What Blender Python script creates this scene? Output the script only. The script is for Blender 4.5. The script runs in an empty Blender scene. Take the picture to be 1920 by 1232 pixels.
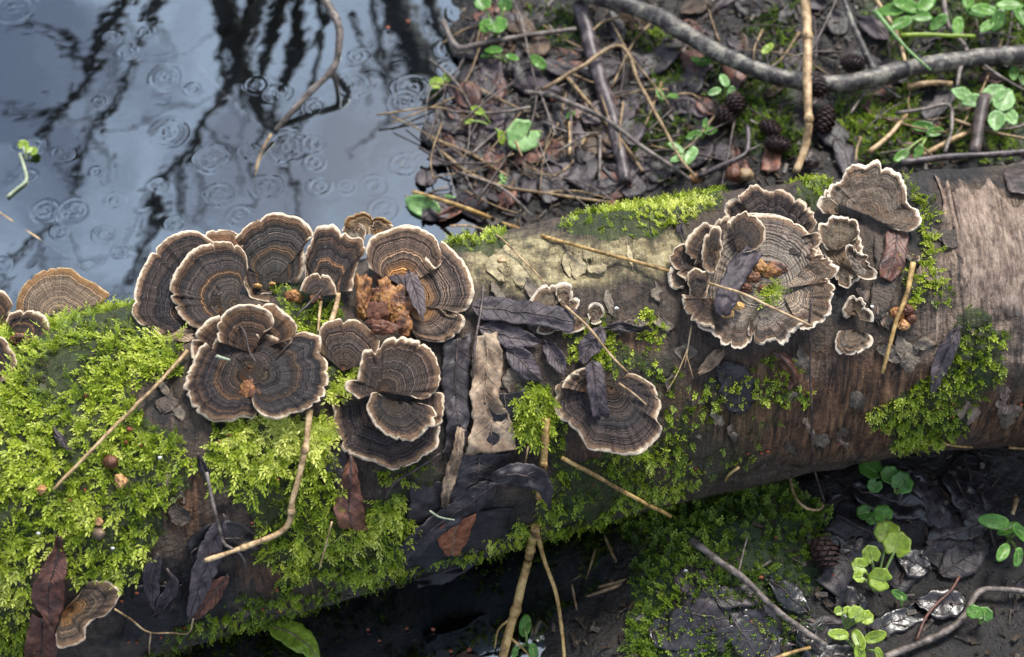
import bpy, math, random
import numpy as np
from mathutils import Vector

random.seed(7)
RNG = np.random.default_rng(7)
SC = bpy.context.scene
COL = SC.collection
PI = math.pi

# ------------------------------------------------------------------ camera
PITCH = math.radians(58)
LENS = 50.0
FPX = LENS / 36.0 * 1920.0
FWD = np.array([0, math.cos(PITCH), -math.sin(PITCH)])
UPV = np.array([0, math.sin(PITCH), math.cos(PITCH)])
RGT = np.array([1.0, 0, 0])
CAM = np.array([0, 0, 0.135]) - 0.72 * FWD
cd = bpy.data.cameras.new('camera')
cam = bpy.data.objects.new('camera', cd)
COL.objects.link(cam)
cam.location = CAM
cam.rotation_euler = (PI / 2 - PITCH, 0, 0)
cd.lens = LENS
cd.sensor_width = 36
cd.clip_start = 0.02
cd.clip_end = 300
cd.dof.use_dof = True
cd.dof.focus_distance = 0.715
cd.dof.aperture_fstop = 9.5
SC.camera = cam

# ------------------------------------------------------------------ sky, sun, exposure
SUN_EL, SUN_AZ = math.radians(56), math.radians(30)       # azimuth from +Y towards +X
w = bpy.data.worlds.new('World')
SC.world = w
w.use_nodes = True
nt = w.node_tree
nt.nodes.clear()
wo = nt.nodes.new('ShaderNodeOutputWorld')
bg = nt.nodes.new('ShaderNodeBackground')
sky = nt.nodes.new('ShaderNodeTexSky')
sky.sky_type = 'NISHITA'
sky.sun_disc = False
sky.sun_elevation = SUN_EL
sky.sun_rotation = SUN_AZ
sky.air_density = 1.0
sky.dust_density = 2.5
tcw = nt.nodes.new('ShaderNodeTexCoord')
cn = nt.nodes.new('ShaderNodeTexNoise')
cn.inputs['Scale'].default_value = 11
cn.inputs['Detail'].default_value = 6
cn.inputs['Roughness'].default_value = 0.55
cr = nt.nodes.new('ShaderNodeMapRange')
cr.inputs['From Min'].default_value = 0.40
cr.inputs['From Max'].default_value = 0.62
mixw = nt.nodes.new('ShaderNodeMix')
mixw.data_type = 'RGBA'
mixw.inputs['B'].default_value = (8.2, 9.2, 11.2, 1)
nt.links.new(tcw.outputs['Generated'], cn.inputs['Vector'])
nt.links.new(cn.outputs['Fac'], cr.inputs['Value'])
nt.links.new(cr.outputs['Result'], mixw.inputs['Factor'])
nt.links.new(sky.outputs['Color'], mixw.inputs['A'])
nt.links.new(mixw.outputs['Result'], bg.inputs['Color'])
nt.links.new(bg.outputs['Background'], wo.inputs['Surface'])
bg.inputs['Strength'].default_value = 0.070
sd = bpy.data.lights.new('sun', 'SUN')
sd.energy = 2.4
sd.angle = math.radians(18)
sd.color = (1.0, 0.955, 0.88)
sun = bpy.data.objects.new('sun', sd)
COL.objects.link(sun)
sv = Vector((math.sin(SUN_AZ) * math.cos(SUN_EL), math.cos(SUN_AZ) * math.cos(SUN_EL), math.sin(SUN_EL)))
sun.rotation_euler = sv.to_track_quat('Z', 'Y').to_euler()
sun.location = (0, 0, 4)
SC.view_settings.view_transform = 'Standard'
SC.view_settings.look = 'None'
SC.view_settings.gamma = 1
SC.view_settings.use_curve_mapping = False
SC.view_settings.exposure = 1.27
SC.cycles.max_bounces = 6
SC.cycles.transparent_max_bounces = 8

# ------------------------------------------------------------------ maths
def nrm(v):
    return v / np.maximum(np.linalg.norm(v, axis=-1, keepdims=True), 1e-12)

def _hash(i, j, k, s):
    h = (i.astype(np.int64) * 374761393 + j.astype(np.int64) * 668265263 + k.astype(np.int64) * 2147483647 + s * 144665) & 0x7fffffff
    h = ((h ^ (h >> 13)) * 1274126177) & 0x7fffffff
    h = h ^ (h >> 16)
    return (h & 0xffff) / 65535.0

def vnoise(x, y=0.0, z=0.0, s=0):
    x, y, z = np.broadcast_arrays(np.asarray(x, float), np.asarray(y, float), np.asarray(z, float))
    xi, yi, zi = np.floor(x), np.floor(y), np.floor(z)
    fx, fy, fz = x - xi, y - yi, z - zi
    fx, fy, fz = [f * f * (3 - 2 * f) for f in (fx, fy, fz)]
    r = 0
    for a in (0, 1):
        for b in (0, 1):
            for c in (0, 1):
                wgt = (fx if a else 1 - fx) * (fy if b else 1 - fy) * (fz if c else 1 - fz)
                r = r + wgt * _hash(xi + a, yi + b, zi + c, s)
    return r * 2 - 1

def fbm(x, y=0.0, z=0.0, s=0, o=4):
    r, a = 0, 0.5
    for k in range(o):
        r = r + a * vnoise(np.asarray(x) * 2**k, np.asarray(y) * 2**k, np.asarray(z) * 2**k, s + k)
        a *= 0.5
    return r

def sstep(a, b, x):
    t = np.clip((x - a) / (b - a), 0, 1)
    return t * t * (3 - 2 * t)

def ray(px, py):
    px, py = np.asarray(px, float), np.asarray(py, float)
    return FWD + ((px - 960) / FPX)[..., None] * RGT - ((py - 616) / FPX)[..., None] * UPV

def proj(P):
    d = P - CAM
    z = np.maximum(d @ FWD, 0.05)
    return 960 + (d @ RGT) / z * FPX, 616 - (d @ UPV) / z * FPX

def on_plane(px, py, z):
    d = ray(px, py)
    return CAM + d * ((z - CAM[2]) / d[..., 2])[..., None]

# ------------------------------------------------------------------ the log's shape
ZA = 0.072
_lx = np.array([-500, 0, 300, 600, 900, 1200, 1500, 1800, 2050, 2500.])
_ly = np.array([1030, 945, 895, 835, 745, 668, 606, 583, 572, 560.])
_lr = np.array([350, 345, 338, 325, 300, 284, 272, 270, 270, 270.])
_ax = on_plane(_lx, _ly, ZA)
_dep = (_ax - CAM) @ FWD
_rad = _lr * _dep / FPX * 0.985
_pc = np.polyfit(_ax[:, 0], _ax[:, 1], 4)
_pr = np.polyfit(_ax[:, 0], _rad, 3)
_X0, _X1 = _ax[0, 0], _ax[-1, 0]
_s0 = np.polyval(np.polyder(_pc), _X0)
_s1 = np.polyval(np.polyder(_pc), _X1)

def log_yc(x):
    xc = np.clip(x, _X0, _X1)
    return np.polyval(_pc, xc) + np.where(x < _X0, (x - _X0) * _s0, 0) + np.where(x > _X1, (x - _X1) * _s1, 0)

def log_r(x):
    return np.polyval(_pr, np.clip(x, _X0, _X1))

def log_R(x, phi):
    c, s = np.cos(phi), np.sin(phi)
    b = 0.030 * fbm(x * 9, c * 1.3, s * 1.3, 3, 3)
    b = b + 0.012 * fbm(x * 45, c * 3, s * 3, 11, 3)
    return log_r(x) * (1 + b)

def sdf(P):
    dy = P[..., 1] - log_yc(P[..., 0])
    dz = P[..., 2] - ZA
    return np.hypot(dy, dz) - log_R(P[..., 0], np.arctan2(dz, dy))

# ------------------------------------------------------------------ the terrain's shape (water lies at z = 0)
def gauss(px, py, cx, cy, rx, ry):
    return np.exp(-(((px - cx) / rx) ** 2 + ((py - cy) / ry) ** 2))

def terrain(x, y):
    x, y = np.broadcast_arrays(np.asarray(x, float), np.asarray(y, float))
    P = np.stack([x, np.clip(y, -0.3, 0.9), np.zeros_like(x)], -1)
    px, py = proj(P)
    px = np.clip(px, -800, 2800)
    n = fbm(x * 14, y * 14, 0, 21, 4)
    back = y > log_yc(np.clip(x, -2, 2))
    edge = 835 + 60 * vnoise(y * 18, 3.3, 0, 5) + 45 * vnoise(y * 60, 1.3, 0, 6)
    hb = -0.06 + 0.066 * sstep(edge - 260, edge + 90, px) + 0.014 * sstep(1150, 1500, px) + 0.012 * sstep(0.28, 0.5, y) * sstep(900, 1300, px)
    hb = hb + (0.006 + 0.007 * gauss(px, 0, 850, 0, 110, 1)) * n * sstep(640, 860, px)
    hf = -0.009 + 0.0135 * sstep(1440, 1640, px) + 0.040 * gauss(px, py, 1370, 1080, 190, 260) + 0.009 * n + 0.013 * gauss(px, py, 1120, 1230, 110, 110)
    hf = hf + 0.04 * sstep(-0.16, -0.4, y)
    tb = np.where(back, 1.0, 0.0)
    h = hb * tb + hf * (1 - tb)
    far = sstep(0.8, 3.0, np.hypot(x, y))
    return h + far * (0.05 * sstep(0.3, 1.5, x) - 0.02) + far * 0.15 * fbm(x * 0.5, y * 0.5, 0, 31, 3) * sstep(0.3, 1.5, x)

def hit(px, py, mode='any'):
    """first point of the log / ground / water under each pixel of the photograph, with its normal"""
    px, py = np.atleast_1d(np.asarray(px, float)), np.atleast_1d(np.asarray(py, float))
    sh = px.shape
    d = ray(px.ravel(), py.ravel())
    def f(P):
        g = P[..., 2] - np.maximum(terrain(P[..., 0], P[..., 1]), 0.0)
        if mode == 'ground':
            return g
        if mode == 'log':
            return sdf(P)
        return np.minimum(g, sdf(P))
    ts = np.linspace(0.5, 1.35, 70)
    P = CAM + d[:, None, :] * ts[None, :, None]
    v = f(P)
    neg = v < 0
    k = np.argmax(neg, 1)
    none = ~neg.any(1)
    k[none] = np.argmin(v[none], 1) if none.any() else 0
    k = np.maximum(k, 1)
    lo, hi = ts[k - 1].copy(), ts[k].copy()
    for _ in range(14):
        m = (lo + hi) / 2
        neg = f(CAM + d * m[:, None]) < 0
        hi = np.where(neg, m, hi)
        lo = np.where(neg, lo, m)
    t = np.where(none, ts[k], (lo + hi) / 2)
    Q = CAM + d * t[:, None]
    e = 0.0012
    N = np.stack([f(Q + np.eye(3)[i] * e) - f(Q - np.eye(3)[i] * e) for i in range(3)], -1)
    return Q.reshape(sh + (3,)), nrm(N).reshape(sh + (3,))

def tocam(P):
    return nrm(CAM - P)

def clear_log(P, m=0.0006):
    """push points that sit inside the log out towards the viewer's side"""
    P = P.copy()
    for _ in range(6):
        s = sdf(P)
        bad = np.maximum(m - s, 0)
        if bad.max() <= 1e-6:
            break
        P = P + tocam(P) * (bad * 1.3)[..., None]
    return P

def crom(pts, n, closed=False):
    """Catmull-Rom through pts, n samples evenly spaced by length"""
    p = np.asarray(pts, float)
    if closed:
        q = np.vstack([p[-1], p, p[0], p[1]])
    else:
        q = np.vstack([2 * p[0] - p[1], p, 2 * p[-1] - p[-2]])
    out = []
    for i in range(1, len(q) - 2):
        t = np.linspace(0, 1, 14, endpoint=False)[:, None]
        a, b, c, d = q[i - 1], q[i], q[i + 1], q[i + 2]
        out.append(0.5 * ((2 * b) + (c - a) * t + (2 * a - 5 * b + 4 * c - d) * t**2 + (3 * b - a - 3 * c + d) * t**3))
    out = np.vstack(out + [q[-2][None]])
    L = np.concatenate([[0], np.cumsum(np.linalg.norm(np.diff(out, axis=0), axis=1))])
    u = np.linspace(0, L[-1], n)
    return np.stack([np.interp(u, L, out[:, k]) for k in range(p.shape[1])], -1)

def plen(p):
    p = np.asarray(p, float)
    return np.linalg.norm(np.diff(p, axis=0), axis=1).sum()

# ------------------------------------------------------------------ object helpers
def mesh_np(name, V, F, mat=None, attrs=None, smooth=True):
    me = bpy.data.meshes.new(name)
    V = np.asarray(V, np.float32)
    if isinstance(F, np.ndarray):
        nf, k = F.shape
        me.vertices.add(len(V))
        me.vertices.foreach_set('co', V.ravel())
        me.loops.add(nf * k)
        me.loops.foreach_set('vertex_index', F.astype(np.int32).ravel())
        me.polygons.add(nf)
        me.polygons.foreach_set('loop_start', np.arange(0, nf * k, k, dtype=np.int32))
        me.update(calc_edges=True)
    else:
        me.from_pydata(V.tolist(), [], F)
    me.polygons.foreach_set('use_smooth', np.full(len(me.polygons), smooth))
    for an, av in (attrs or {}).items():
        av = np.asarray(av, np.float32)
        if av.ndim == 1:
            me.attributes.new(an, 'FLOAT', 'POINT').data.foreach_set('value', av)
        else:
            me.attributes.new(an, 'FLOAT_VECTOR', 'POINT').data.foreach_set('vector', av.ravel())
    if mat:
        me.materials.append(mat)
    me.update()
    return me

BASE = {}

def link(name, me, parent=None, base=None):
    o = bpy.data.objects.new(name, me)
    COL.objects.link(o)
    if parent is not None:
        o.parent = parent
        BASE[o] = BASE[parent]
    elif base is not None:
        o.location = base
        BASE[o] = np.asarray(base, float)
    else:
        BASE[o] = np.zeros(3)
    return o

def part(name, V, F, mat, parent, attrs=None, smooth=True):
    return link(name, mesh_np(name, np.asarray(V) - BASE[parent], F, mat, attrs, smooth), parent)

def tag(o, label=None, cat=None, group=None, kind=None):
    for k, v in (('label', label), ('category', cat), ('group', group), ('kind', kind)):
        if v:
            o[k] = v
    return o

def thing(name, label, cat, base, group=None):
    return tag(link(name, None, base=base), label, cat, group)

def solo(name, V, F, mat, label, cat, group=None, base=None, attrs=None, smooth=True, kind=None):
    V = np.asarray(V, float)
    base = V.mean(0) if base is None else base
    return tag(link(name, mesh_np(name, V - base, F, mat, attrs, smooth), base=base), label, cat, group, kind)

def grid_faces(nu, nv, off=0, wrap=False):
    i = np.arange(nu - 1)[:, None]
    j = np.arange(nv if wrap else nv - 1)[None, :]
    j2 = (j + 1) % nv
    return np.stack([i * nv + j, (i + 1) * nv + j, (i + 1) * nv + j2, i * nv + j2], -1).reshape(-1, 4) + off

def solid_grid(G, thick):
    """two skins and a rim round a grid of points: (verts, faces)"""
    nu, nv = G.shape[:2]
    top = G.reshape(-1, 3)
    bot = top - tocam(top) * thick
    F = grid_faces(nu, nv)
    B = F[:, ::-1] + nu * nv
    idx = np.arange(nu * nv).reshape(nu, nv)
    loop = np.concatenate([idx[0, :-1], idx[:-1, -1], idx[-1, :0:-1], idx[:0:-1, 0]])
    nx = np.roll(loop, -1)
    R = np.stack([loop, nx, nx + nu * nv, loop + nu * nv], -1)
    return np.vstack([top, bot]), np.vstack([F, B, R])

def tube(pts, rad, k=8, cap=True):
    p = np.asarray(pts, float)
    n = len(p)
    rad = np.broadcast_to(np.asarray(rad, float), (n,))
    T = nrm(np.gradient(p, axis=0))
    a = np.array([0.13, 0.31, 0.94])
    A = nrm(np.cross(T, a))
    B = np.cross(T, A)
    th = np.arange(k) / k * 2 * PI
    V = p[:, None, :] + rad[:, None, None] * (np.cos(th)[None, :, None] * A[:, None, :] + np.sin(th)[None, :, None] * B[:, None, :])
    V = V.reshape(-1, 3)
    F = grid_faces(n, k, 0, True)
    if cap:
        V = np.vstack([V, p[0], p[-1]])
        j = np.arange(k)
        c0 = np.stack([j, (j + 1) % k, np.full(k, n * k), np.full(k, n * k)], -1)
        c1 = np.stack([(n - 1) * k + (j + 1) % k, (n - 1) * k + j, np.full(k, n * k + 1), np.full(k, n * k + 1)], -1)
        Fl = [tuple(f) for f in F.tolist()] + [tuple(f[:3]) for f in c0.tolist()] + [tuple(f[:3]) for f in c1.tolist()]
        return V, Fl
    return V, F

def merge(parts):
    Vs, Fs, o = [], [], 0
    for V, F in parts:
        Vs.append(V)
        Fs += [tuple(i + o for i in f) for f in (F.tolist() if isinstance(F, np.ndarray) else F)]
        o += len(V)
    return np.vstack(Vs), Fs

# ------------------------------------------------------------------ materials
class NT:
    def __init__(s, name):
        s.m = bpy.data.materials.new(name)
        s.m.use_nodes = True
        s.t = s.m.node_tree
        s.b = s.t.nodes['Principled BSDF']
        s.out = s.t.nodes['Material Output']
    def n(s, typ, **kw):
        nd = s.t.nodes.new(typ)
        for k, v in kw.items():
            if k in nd.inputs.keys():
                s.set(nd.inputs[k], v)
            else:
                setattr(nd, k, v)
        return nd
    def set(s, inp, v):
        if hasattr(v, 'is_linked') or isinstance(v, bpy.types.NodeSocket):
            s.t.links.new(v, inp)
        else:
            if isinstance(v, tuple) and len(v) == 3 and inp.type == 'RGBA':
                v = v + (1,)
            inp.default_value = v
    def math(s, op, a, b=0.0, c=None, clamp=False):
        nd = s.t.nodes.new('ShaderNodeMath')
        nd.operation = op
        nd.use_clamp = clamp
        s.set(nd.inputs[0], a)
        s.set(nd.inputs[1], b)
        if c is not None:
            s.set(nd.inputs[2], c)
        return nd.outputs[0]
    def attr(s, name):
        nd = s.t.nodes.new('ShaderNodeAttribute')
        nd.attribute_name = name
        return nd
    def noise(s, vec=None, scale=5, detail=4, rough=0.55, dim='3D', w=None, dist=0):
        nd = s.t.nodes.new('ShaderNodeTexNoise')
        nd.noise_dimensions = dim
        if vec is not None:
            s.set(nd.inputs['Vector'], vec)
        if w is not None:
            s.set(nd.inputs['W'], w)
        nd.inputs['Scale'].default_value = scale
        nd.inputs['Detail'].default_value = detail
        nd.inputs['Roughness'].default_value = rough
        nd.inputs['Distortion'].default_value = dist
        return nd.outputs['Fac']
    def ramp(s, fac, stops, interp='LINEAR'):
        nd = s.t.nodes.new('ShaderNodeValToRGB')
        nd.color_ramp.interpolation = interp
        el = nd.color_ramp.elements
        while len(el) < len(stops):
            el.new(0.5)
        for e, (p, c) in zip(el, stops):
            e.position = p
            e.color = tuple(c) + (1,) if len(c) == 3 else c
        s.set(nd.inputs[0], fac)
        return nd.outputs['Color']
    def mix(s, fac, a, b, blend='MIX'):
        nd = s.t.nodes.new('ShaderNodeMix')
        nd.data_type = 'RGBA'
        nd.blend_type = blend
        nd.clamp_factor = True
        s.set(nd.inputs['Factor'], fac)
        s.set(nd.inputs[6], a)
        s.set(nd.inputs[7], b)
        return nd.outputs[2]
    def mr(s, v, a, b, c=0.0, d=1.0):
        nd = s.t.nodes.new('ShaderNodeMapRange')
        s.set(nd.inputs[0], v)
        for i, q in enumerate((a, b, c, d)):
            s.set(nd.inputs[1 + i], q)
        return nd.outputs[0]
    def pos(s):
        return s.t.nodes.new('ShaderNodeNewGeometry').outputs['Position']
    def rnd(s):
        return s.t.nodes.new('ShaderNodeObjectInfo').outputs['Random']
    def scale(s, v, sc):
        nd = s.t.nodes.new('ShaderNodeVectorMath')
        nd.operation = 'MULTIPLY'
        s.set(nd.inputs[0], v)
        nd.inputs[1].default_value = sc
        return nd.outputs[0]
    def bump(s, h, strength=0.5, dist=0.001):
        nd = s.t.nodes.new('ShaderNodeBump')
        nd.inputs['Strength'].default_value = strength
        nd.inputs['Distance'].default_value = dist
        s.set(nd.inputs['Height'], h)
        s.set(s.b.inputs['Normal'], nd.outputs[0])
    def fin(s, col, rough=0.7, spec=0.4):
        s.set(s.b.inputs['Base Color'], col)
        s.set(s.b.inputs['Roughness'], rough)
        s.b.inputs['Specular IOR Level'].default_value = spec
        return s.m

def m_bark():
    k = NT('log_bark')
    lp = k.attr('lp').outputs['Vector']
    p = k.pos()
    g = k.noise(k.scale(lp, (300, 42, 1)), 1, 7, 0.68, dist=0.9)           # grain runs round the trunk
    blot = k.noise(p, 38, 6, 0.62)
    fine = k.noise(p, 420, 4, 0.6)
    base = k.ramp(k.noise(p, 75, 8, 0.72), [(0.32, (0.010, 0.009, 0.009)), (0.43, (0.038, 0.028, 0.021)), (0.52, (0.088, 0.062, 0.044)), (0.60, (0.045, 0.034, 0.027)), (0.70, (0.14, 0.108, 0.076)), (0.80, (0.028, 0.024, 0.021))])
    b2 = k.noise(p, 60, 5, 0.7)
    def msk(nm, w=0.5):
        return k.mr(k.math('ADD', k.attr(nm).outputs['Fac'], k.math('MULTIPLY', k.math('SUBTRACT', b2, 0.5), w)), 0.35, 0.65)
    tan = k.ramp(k.noise(p, 95, 8, 0.75), [(0.36, (0.035, 0.03, 0.021)), (0.44, (0.13, 0.104, 0.052)), (0.52, (0.27, 0.222, 0.115)), (0.60, (0.44, 0.375, 0.21)), (0.70, (0.20, 0.155, 0.09))])
    pink = k.ramp(k.math('ADD', k.math('MULTIPLY', g, 0.5), k.math('MULTIPLY', k.noise(p, 75, 9, 0.8), 0.5)), [(0.38, (0.026, 0.019, 0.016)), (0.45, (0.095, 0.065, 0.048)), (0.52, (0.20, 0.142, 0.104)), (0.59, (0.33, 0.25, 0.19)), (0.68, (0.11, 0.07, 0.053))])
    red = k.ramp(g, [(0.36, (0.022, 0.012, 0.008)), (0.5, (0.10, 0.048, 0.024)), (0.64, (0.20, 0.108, 0.055))])
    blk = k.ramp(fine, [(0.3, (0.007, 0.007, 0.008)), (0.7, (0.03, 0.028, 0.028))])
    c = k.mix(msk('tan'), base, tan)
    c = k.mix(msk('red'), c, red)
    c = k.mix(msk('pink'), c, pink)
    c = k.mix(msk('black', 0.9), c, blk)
    gm = k.ramp(fine, [(0.3, (0.010, 0.016, 0.004)), (0.7, (0.045, 0.075, 0.010))])
    c = k.mix(k.math('MULTIPLY', msk('moss', 0.6), 0.85), c, gm)
    c = k.mix(0.55, c, k.ramp(g, [(0.36, (0.12, 0.12, 0.13)), (0.46, (0.8, 0.8, 0.8)), (0.56, (1.1, 1.08, 1.05)), (0.68, (1.5, 1.45, 1.35))]), 'MULTIPLY')
    h = k.math('ADD', k.math('MULTIPLY', g, 0.9), k.math('ADD', k.math('MULTIPLY', fine, 0.5), k.math('MULTIPLY', b2, 0.8)))
    k.bump(h, 1.0, 0.004)
    return k.fin(c, k.mr(blot, 0.3, 0.7, 0.42, 0.75), 0.45)

def m_cap(name, stops, cream=(0.83, 0.67, 0.49), tanc=(0.21, 0.132, 0.08), nb=17, rim=0.95, band=2.9, contrast=1.0, mottle=0.0):
    k = NT(name)
    t = k.attr('t').outputs['Fac']
    de = k.attr('dedge').outputs['Fac']
    arc = k.attr('arc').outputs['Fac']
    p = k.pos()
    rn = k.rnd()
    ds = k.noise(p, 130, 4, 0.6)
    dd = k.math('MULTIPLY', k.math('SUBTRACT', ds, 0.5), 0.10)
    tt = k.math('ADD', t, dd)
    macro = k.ramp(k.math('ADD', tt, k.math('MULTIPLY', k.math('SUBTRACT', rn, 0.5), 0.08)), stops)
    ringn = k.noise(None, 1, 3, 0.75, '1D', k.math('ADD', k.math('MULTIPLY', tt, nb), k.math('MULTIPLY', rn, 57.0)))
    macro = k.mix(1.0 * contrast, macro, k.ramp(ringn, [(0.28, (0.20, 0.19, 0.20)), (0.40, (0.62, 0.60, 0.63)), (0.50, (1.15, 1.1, 1.1)), (0.57, (0.55, 0.52, 0.52)), (0.66, (2.3, 2.0, 1.75)), (0.8, (1.1, 0.95, 0.8))]), 'MULTIPLY')
    fine_r = k.noise(None, 1, 2, 0.5, '1D', k.math('ADD', k.math('MULTIPLY', tt, nb * 4.2), k.math('MULTIPLY', rn, 13.0)))
    macro = k.mix(0.75, macro, k.ramp(fine_r, [(0.40, (0.06, 0.055, 0.055)), (0.47, (0.75, 0.75, 0.75)), (0.55, (1.2, 1.2, 1.2)), (0.62, (2.2, 2.1, 2.0))]), 'MULTIPLY')
    cv = k.n('ShaderNodeCombineXYZ')
    k.set(cv.inputs[0], k.math('MULTIPLY', arc, 1.1))
    k.set(cv.inputs[1], k.math('MULTIPLY', t, 2.2))
    k.set(cv.inputs[2], k.math('MULTIPLY', rn, 31.0))
    fib = k.noise(cv.outputs[0], 1.0, 4, 0.7)
    macro = k.mix(0.65, macro, k.ramp(fib, [(0.33, (0.25, 0.24, 0.24)), (0.5, (1, 1, 1)), (0.68, (1.75, 1.72, 1.68))]), 'MULTIPLY')
    if mottle:
        macro = k.mix(mottle, macro, k.ramp(k.noise(p, 150, 6, 0.72), [(0.32, (0.035, 0.025, 0.02)), (0.44, (0.13, 0.085, 0.05)), (0.52, (0.27, 0.22, 0.165)), (0.60, (0.22, 0.115, 0.05)), (0.70, (0.40, 0.33, 0.25))]))
    macro = k.mix(1.0, macro, k.ramp(rn, [(0.0, (0.62, 0.63, 0.68)), (0.35, (0.88, 0.90, 0.95)), (0.7, (1.2, 1.12, 1.03)), (1.0, (0.8, 0.85, 0.84))]), 'MULTIPLY')
    speck = k.noise(p, 900, 2, 0.5)
    macro = k.mix(k.mr(speck, 0.70, 0.76), macro, (0.33, 0.31, 0.28))
    den = k.math('ADD', de, k.math('MULTIPLY', k.math('SUBTRACT', k.noise(p, 260, 4, 0.65), 0.5), 3.4))
    tanv = k.mix(0.6, tanc, k.ramp(fib, [(0.3, (0.5, 0.5, 0.5)), (0.7, (1.4, 1.35, 1.3))]), 'MULTIPLY')
    c = k.mix(k.mr(den, band * 0.75, band * 1.25, 1, 0), macro, tanv)
    crv = k.mix(0.5, cream, k.ramp(k.noise(p, 520, 3, 0.6), [(0.3, (0.6, 0.55, 0.5)), (0.6, (1.1, 1.1, 1.1))]), 'MULTIPLY')
    rimn = k.math('MULTIPLY', rim, k.mr(k.noise(p, 70, 3, 0.6), 0.35, 0.65, 0.35, 1.7))
    c = k.mix(k.mr(den, k.math('MULTIPLY', rimn, 0.6), k.math('MULTIPLY', rimn, 1.5), 1, 0), c, crv)
    hh = k.math('ADD', k.math('MULTIPLY', ringn, 0.8), k.math('ADD', k.math('MULTIPLY', fine_r, 0.45), k.math('ADD', k.math('MULTIPLY', fib, 0.55), k.math('MULTIPLY', speck, 0.2))))
    k.bump(hh, 1.0, 0.0019)
    return k.fin(c, k.mr(ringn, 0.35, 0.65, 0.66, 0.46), 0.28)

def m_mott(name, stops, sc=120, rough=0.6, spec=0.4, bump=0.5, bd=0.0008, trans=0.0, var=0.0, detail=5, strength=None):
    k = NT(name)
    p = k.pos()
    n = k.noise(p, sc, detail, 0.62)
    if var:
        n = k.math('ADD', n, k.math('MULTIPLY', k.math('SUBTRACT', k.rnd(), 0.5), var))
    c = k.ramp(n, stops)
    c = k.mix(0.8, c, k.ramp(k.noise(p, sc * 4.5, 6, 0.75), [(0.34, (0.35, 0.34, 0.34)), (0.48, (0.95, 0.95, 0.95)), (0.58, (1.15, 1.14, 1.12)), (0.68, (1.9, 1.85, 1.8))]), 'MULTIPLY')
    k.bump(k.math('ADD', n, k.math('MULTIPLY', k.noise(p, sc * 5, 3, 0.6), 0.4)), bump, bd)
    k.fin(c, rough, spec)
    if trans:
        tr = k.n('ShaderNodeBsdfTranslucent')
        k.set(tr.inputs['Color'], c)
        mx = k.n('ShaderNodeMixShader')
        mx.inputs[0].default_value = trans
        k.t.links.new(k.b.outputs[0], mx.inputs[1])
        k.t.links.new(tr.outputs[0], mx.inputs[2])
        k.t.links.new(mx.outputs[0], k.out.inputs['Surface'])
    return k.m

def m_moss(name, stops):
    k = NT(name)
    c = k.ramp(k.attr('tint').outputs['Fac'], stops)
    k.fin(c, 0.5, 0.35)
    tr = k.n('ShaderNodeBsdfTranslucent')
    k.set(tr.inputs['Color'], c)
    mx = k.n('ShaderNodeMixShader')
    mx.inputs[0].default_value = 0.35
    k.t.links.new(k.b.outputs[0], mx.inputs[1])
    k.t.links.new(tr.outputs[0], mx.inputs[2])
    k.t.links.new(mx.outputs[0], k.out.inputs['Surface'])
    return k.m

def m_ground():
    k = NT('wet_mud')
    p = k.pos()
    n = k.noise(p, 45, 7, 0.65)
    f = k.noise(p, 260, 5, 0.65)
    c = k.ramp(n, [(0.3, (0.004, 0.004, 0.004)), (0.5, (0.011, 0.009, 0.008)), (0.62, (0.019, 0.014, 0.011)), (0.75, (0.008, 0.007, 0.007))])
    g = k.ramp(f, [(0.3, (0.008, 0.014, 0.004)), (0.7, (0.03, 0.05, 0.01))])
    c = k.mix(k.mr(k.math('ADD', k.attr('moss').outputs['Fac'], k.math('MULTIPLY', k.math('SUBTRACT', n, 0.5), 0.8)), 0.35, 0.6), c, g)
    k.bump(k.math('ADD', n, k.math('MULTIPLY', f, 0.6)), 0.9, 0.004)
    return k.fin(c, k.mr(f, 0.38, 0.62, 0.26, 0.65), 0.4)

def m_water():
    k = NT('pond_water')
    gl = k.n('ShaderNodeBsdfGlossy')
    gl.inputs['Color'].default_value = (0.80, 0.92, 1.0, 1)
    gl.inputs['Roughness'].default_value = 0.015
    tr = k.n('ShaderNodeBsdfTransparent')
    tr.inputs['Color'].default_value = (0.30, 0.33, 0.32, 1)
    lw = k.n('ShaderNodeLayerWeight')
    lw.inputs['Blend'].default_value = 0.3
    fac = k.mr(lw.outputs['Fresnel'], 0.0, 1.0, 0.235, 1.0)
    b = k.n('ShaderNodeBump')
    b.inputs['Strength'].default_value = 0.15
    b.inputs['Distance'].default_value = 0.0006
    k.set(b.inputs['Height'], k.noise(k.pos(), 40, 2, 0.5))
    k.set(gl.inputs['Normal'], b.outputs[0])
    mx = k.n('ShaderNodeMixShader')
    k.set(mx.inputs[0], fac)
    k.t.links.new(tr.outputs[0], mx.inputs[1])
    k.t.links.new(gl.outputs[0], mx.inputs[2])
    k.t.links.new(mx.outputs[0], k.out.inputs['Surface'])
    return k.m

def m_straw(name, c0, c1, rough=0.5):
    k = NT(name)
    p = k.pos()
    n = k.noise(p, 120, 7, 0.75)
    c = k.ramp(n, [(0.34, tuple(x * 0.16 for x in c0)), (0.43, tuple(x * 0.6 for x in c0)), (0.50, c0), (0.60, c1), (0.70, tuple(x * 0.5 for x in c0))])
    k.bump(k.noise(p, 700, 3, 0.6), 0.5, 0.0005)
    return k.fin(c, rough, 0.4)

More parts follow.
